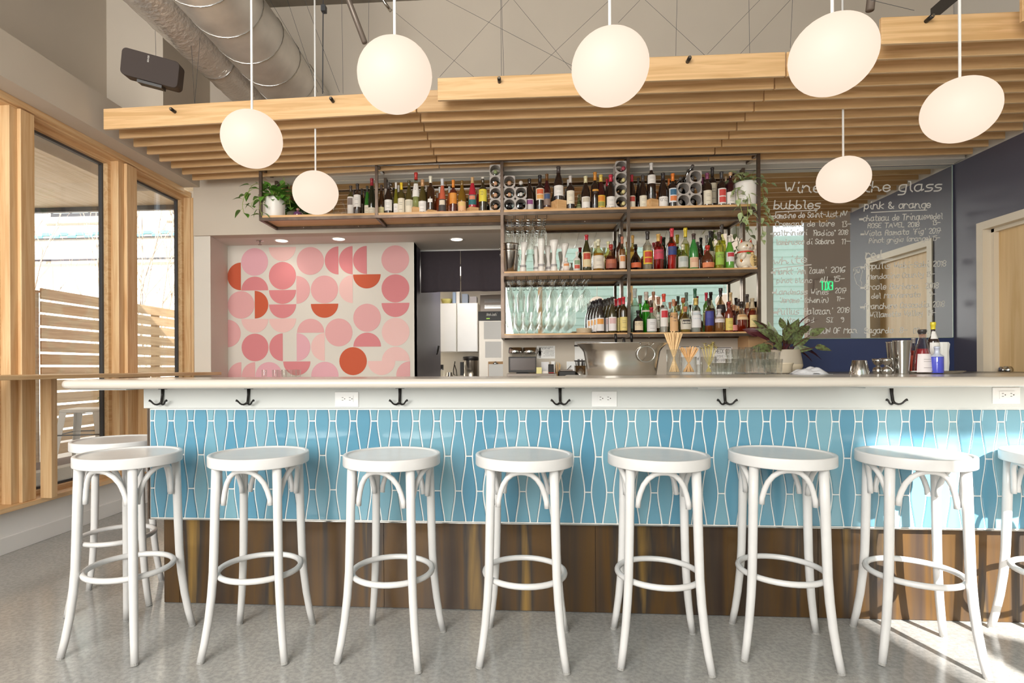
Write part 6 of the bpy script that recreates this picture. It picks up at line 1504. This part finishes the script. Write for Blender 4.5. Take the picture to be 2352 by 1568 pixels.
# ================================================================== OUTSIDE THE SIDE WINDOWS
struct('ground', MB().box(-30, -3.2, -14, 20, -.12, -.02), m_paver)
struct('ground_street', MB().box(-3.2, 40, -30, YR-.2, -.12, -.02), m_paver)
struct('ceiling_porch', MB().box(-7.2, -3.5, -3, 6.0, 2.95, 3.12), m_soffit)
struct('trim_9', MB().box(-7.25, -3.3, 5.97, 6.02, 2.90, 3.15).box(-7.25,-7.18,-3,6,2.90,3.15), m_dgrey)
def fence():
    t = thing('slat_fence', (-5.5, 6, 0), 'cedar privacy fence of horizontal boards outside the windows', 'fence')
    mb = MB(); z = 2.03
    while z > .1:
        mb.box(-5.52, -5.5, 5.98, 12.0, z-.125, z); mb.box(-5.52, -5.5, -2.0, 5.6, z-.125, z); mb.box(-5.5, -5.48, 5.45, 6.0, z-.125, z) if False else None; z -= .152
    mb.build('boards', m_fence, t)
    MB().box(-5.6,-5.521,-2,12,1.985,2.0).build('cap', m_fence, t)
    for y in (-1, 1, 3.2, 5.55, 8.0, 10.5): MB().box(-5.60, -5.521, y, y+.42 if y == 5.55 else y+.09, 0, 1.98).build('post', m_fence, t)
fence()
struct('ground_bed', MB().box(-5.5, -4.55, -2, 12, -.019, .03), m_mulch)
cu = MB().box(-4.55, -4.42, -2, 12, -.019, .14).build('garden_curb', m_concw); tag(cu, 'low concrete curb edging the planting bed outside', 'curb')
def metal_stool(x, y, lb):
    t = thing('metal_stool', (x, y, 0), lb, 'stool', 'white sheet metal stools on the patio', rz=.3)
    mb = MB(); mb.box(-.15,.15,-.15,.15,.73,.76); mb.build('seat', m_white, t, world=False, bevel=.02, seg=3)
    for sx in (-1,1):
        for sy in (-1,1):
            mb = MB(); vs = []
            for z, r, w in ((.735,.145,.05),(0,.22,.022)):
                for dx, dy in ((0,0),(-w*sx,0),(-w*sx,-.004*sy),(-.004*sx,-.004*sy),(-.004*sx,-w*sy),(0,-w*sy)): vs.append((sx*r+dx, sy*r+dy, z))
            mb.add(vs, [(i,(i+1)%6,6+(i+1)%6,6+i) for i in range(6)]+[(0,1,2,3),(0,3,4,5),(6,7,8,9),(6,9,10,11)]); mb.build('leg', m_white, t, world=False)
    mb = MB()
    for a in ((-1,-1,1,-1),(1,-1,1,1),(1,1,-1,1),(-1,1,-1,-1)): mb.tube([(a[0]*.165,a[1]*.165,.55),(a[2]*.165,a[3]*.165,.55)], .006, 6)
    mb.build('cross_brace', m_dgrey, t, world=False)
metal_stool(-3.68, 4.45, 'white metal patio stool outside behind the leftmost bar stools'); metal_stool(-3.85, 3.45, 'white metal patio stool outside at the left edge')
def shrub(x, y, h, n, lb, seed):
    rnd = random.Random(seed); t = thing('shrub', (x, y, .03), lb, 'shrub', 'young shrubs in the planting bed'); st = MB(); lf = MB()
    for k in range(n):
        a = rnd.uniform(0, 2*PI); pts = [Vector((0,0,0)), Vector((math.cos(a)*.06, math.sin(a)*.06, h*.5)), Vector((math.cos(a)*.16, math.sin(a)*.16, h*rnd.uniform(.8,1.1)))]; st.tube(pts, .004, 5)
        for q in range(16): f = q/15; c = pts[0].lerp(pts[1], f*2) if f < .5 else pts[1].lerp(pts[2], f*2-1); leaf(lf, c, Vector((rnd.uniform(-1,1),rnd.uniform(-1,1),rnd.uniform(-.2,.8))), .05, .022)
    st.build('stems', m_bark, t, world=False); lf.build('foliage', m_shrub, t, world=False)
shrub(-5.0, 6.2, .95, 6, 'grey green shrub seen above the patio stool', 1); shrub(-5.05, 7.2, .7, 5, 'shrub further along the fence outside', 2); shrub(-5.0, 4.6, .5, 4, 'small shrub in the bed near the left window', 3)
def tree(x, y, h, lb, seed, n=3):
    rnd = random.Random(seed); t = thing('bare_tree', (x, y, 0), lb, 'tree', 'bare young trees beyond the fence'); mb = MB()
    def br(p, d, L, r, dep):
        pts = [p]; q = p.copy(); dd = d.copy()
        for i in range(5): dd = (dd+Vector((rnd.uniform(-.12,.12), rnd.uniform(-.12,.12), .06))).normalized(); q = q+dd*L/5; pts.append(q.copy())
        mb.tube(pts, [r*(1-.14*i) for i in range(6)], 5)
        if dep < 3:
            for i in range(1, 6):
                for _ in range(2 if dep < 2 else 1):
                    b = (dd+Vector((rnd.uniform(-.7,.7), rnd.uniform(-.7,.7), rnd.uniform(0,.5)))).normalized(); br(pts[i], b, L*rnd.uniform(.3,.5), r*.42, dep+1)
    for k in range(n): br(Vector((rnd.uniform(-.2,.2), rnd.uniform(-.2,.2), 0)), Vector((rnd.uniform(-.12,.12), rnd.uniform(-.12,.12), 1)).normalized(), h*rnd.uniform(.8,1), .022, 1)
    mb.build('branches', m_bark, t, world=False)
tree(-7.4, 9.5, 4.4, 'bare birch seen left of the window post beyond the fence', 5); tree(-6.9, 9.8, 4.8, 'bare birch seen through the narrow window, left one', 6); tree(-6.3, 10.2, 4.5, 'bare birch seen through the narrow window, right one', 9); tree(-8.6, 8.8, 3.6, 'small bare tree in the middle of the wide window', 12)
# building across the yard
def far():
    Y = 13.0; t = thing('apartment_building', (-9, Y, 0), 'cream building with aqua checkered tile band across the yard', 'building')
    MB().box(-24, 2, Y, Y+4, 0, 9).build('wall', m_ext, t)
    def bz(y): return PY(300, y, Y).z
    MB().box(-24, 2, Y-.02, Y-.001, bz(534), bz(515)).build('brick_band', m_brick, t)
    mb = MB(); mb.cur = 0; z0, z1 = bz(544), bz(531); n = 0; x = -24
    while x < -2:
        mb.box(x, x+.22, Y-.03, Y-.001, z0, (z0+z1)/2); mb.box(x+.22, x+.44, Y-.03, Y-.001, (z0+z1)/2, z1); x += .44
    mb.build('checker_band', m_aqua, t)
    mb = MB(); mb.box(-24,2,Y-.06,Y-.001,bz(546),bz(544)); mb.box(-24,2,Y-.10,Y-.001,bz(598),bz(594)); mb.build('ledge', m_dgrey, t)
    MB().box(-24,2,Y-.09,Y-.001,bz(604),bz(598)).build('beige_ledge', m_trim, t)
    for x0, x1 in ((118,300),(397,470),(-200,-60)):
        a = PY(x0, 400, Y).x; b = PY(x1, 400, Y).x; z0 = bz(495)
        w = MB().box(a, b, Y-.03, Y-.001, z0, z0+1.8).build('window', m_dgrey, t)
        mb = MB(); k = max(1, round((b-a)/.55))
        for i in range(k): mb.box(a+.08+(b-a-.1)*i/k, a+(b-a-.1)*(i+1)/k, Y-.04, Y-.031, z0+.08, z0+1.7)
        mb.build('pane', pm('pane_grey','#a9b8b8',.1,.2), w); MB().box(a-.15, b+.1, Y-.10, Y-.001, z0-.16, z0-.02).build('sill', m_ext, w)
far()
# fire stair seen at the left edge
t = thing('fire_escape', (-13, 11.5, 0), 'dark iron fire stair at the far left edge outside', 'stair'); mb = MB(); 
a = PY(-60, 560, 11.5); b = PY(20, 545, 11.5); c = PY(-60, 465, 11.5); d = PY(18, 465, 11.5)
mb.tube([c, d], .03, 6); mb.tube([d, b], .03, 6); mb.tube([a, d], .03, 6); mb.tube([a, b], .03, 6)
for q in range(9): mb.tube([c.lerp(d, q/8), a.lerp(b, q/8)], .015, 5)
mb.build('railing', m_black, t)
# mint clapboard house across the street, behind the camera
def mint():
    t = thing('clapboard_house', (2, -10.5, 0), 'mint clapboard house across the street, seen in the mirrors', 'house')
    mb = MB(); z = 0
    while z < 10.2:
        xe = 16 if z < 5.4 else 4.07
        mb.add([(-12,-10.5,z),(xe,-10.5,z),(xe,-10.53,z+.26),(-12,-10.53,z+.26)], [(0,1,2,3)]); mb.add([(-12,-10.53,z+.26),(xe,-10.53,z+.26),(xe,-10.5,z+.26),(-12,-10.5,z+.26)], [(0,1,2,3)]); z += .26
    mb.box(-12,16,-13,-10.6,0,5.7); mb.box(-12,4.07,-13,-10.6,5.7,10.5); mb.build('siding', m_mint, t)  # upper left block added to keep the sun off most of the bar
    for x in (-6,-1.5,3.2,8):
        w = MB().box(x-.7,x+.7,-10.56,-10.44,1.6,3.4).build('window', m_white, t); MB().box(x-.58,x+.58,-10.44,-10.43,1.72,3.28).build('pane', pm('pane_blue','#9fb4bd',.1,.2), w)
mint()
# uniqueness check of labels: only grouped look-alikes may share one
for lb, us in LABELS.items():
    if len(us) > 1 and not (us[0][1] and len({u[1] for u in us}) == 1): print('DUPLICATE LABEL', lb, us[:3])
print('objects', len(bpy.data.objects), 'top', len([o for o in bpy.data.objects if not o.parent]))
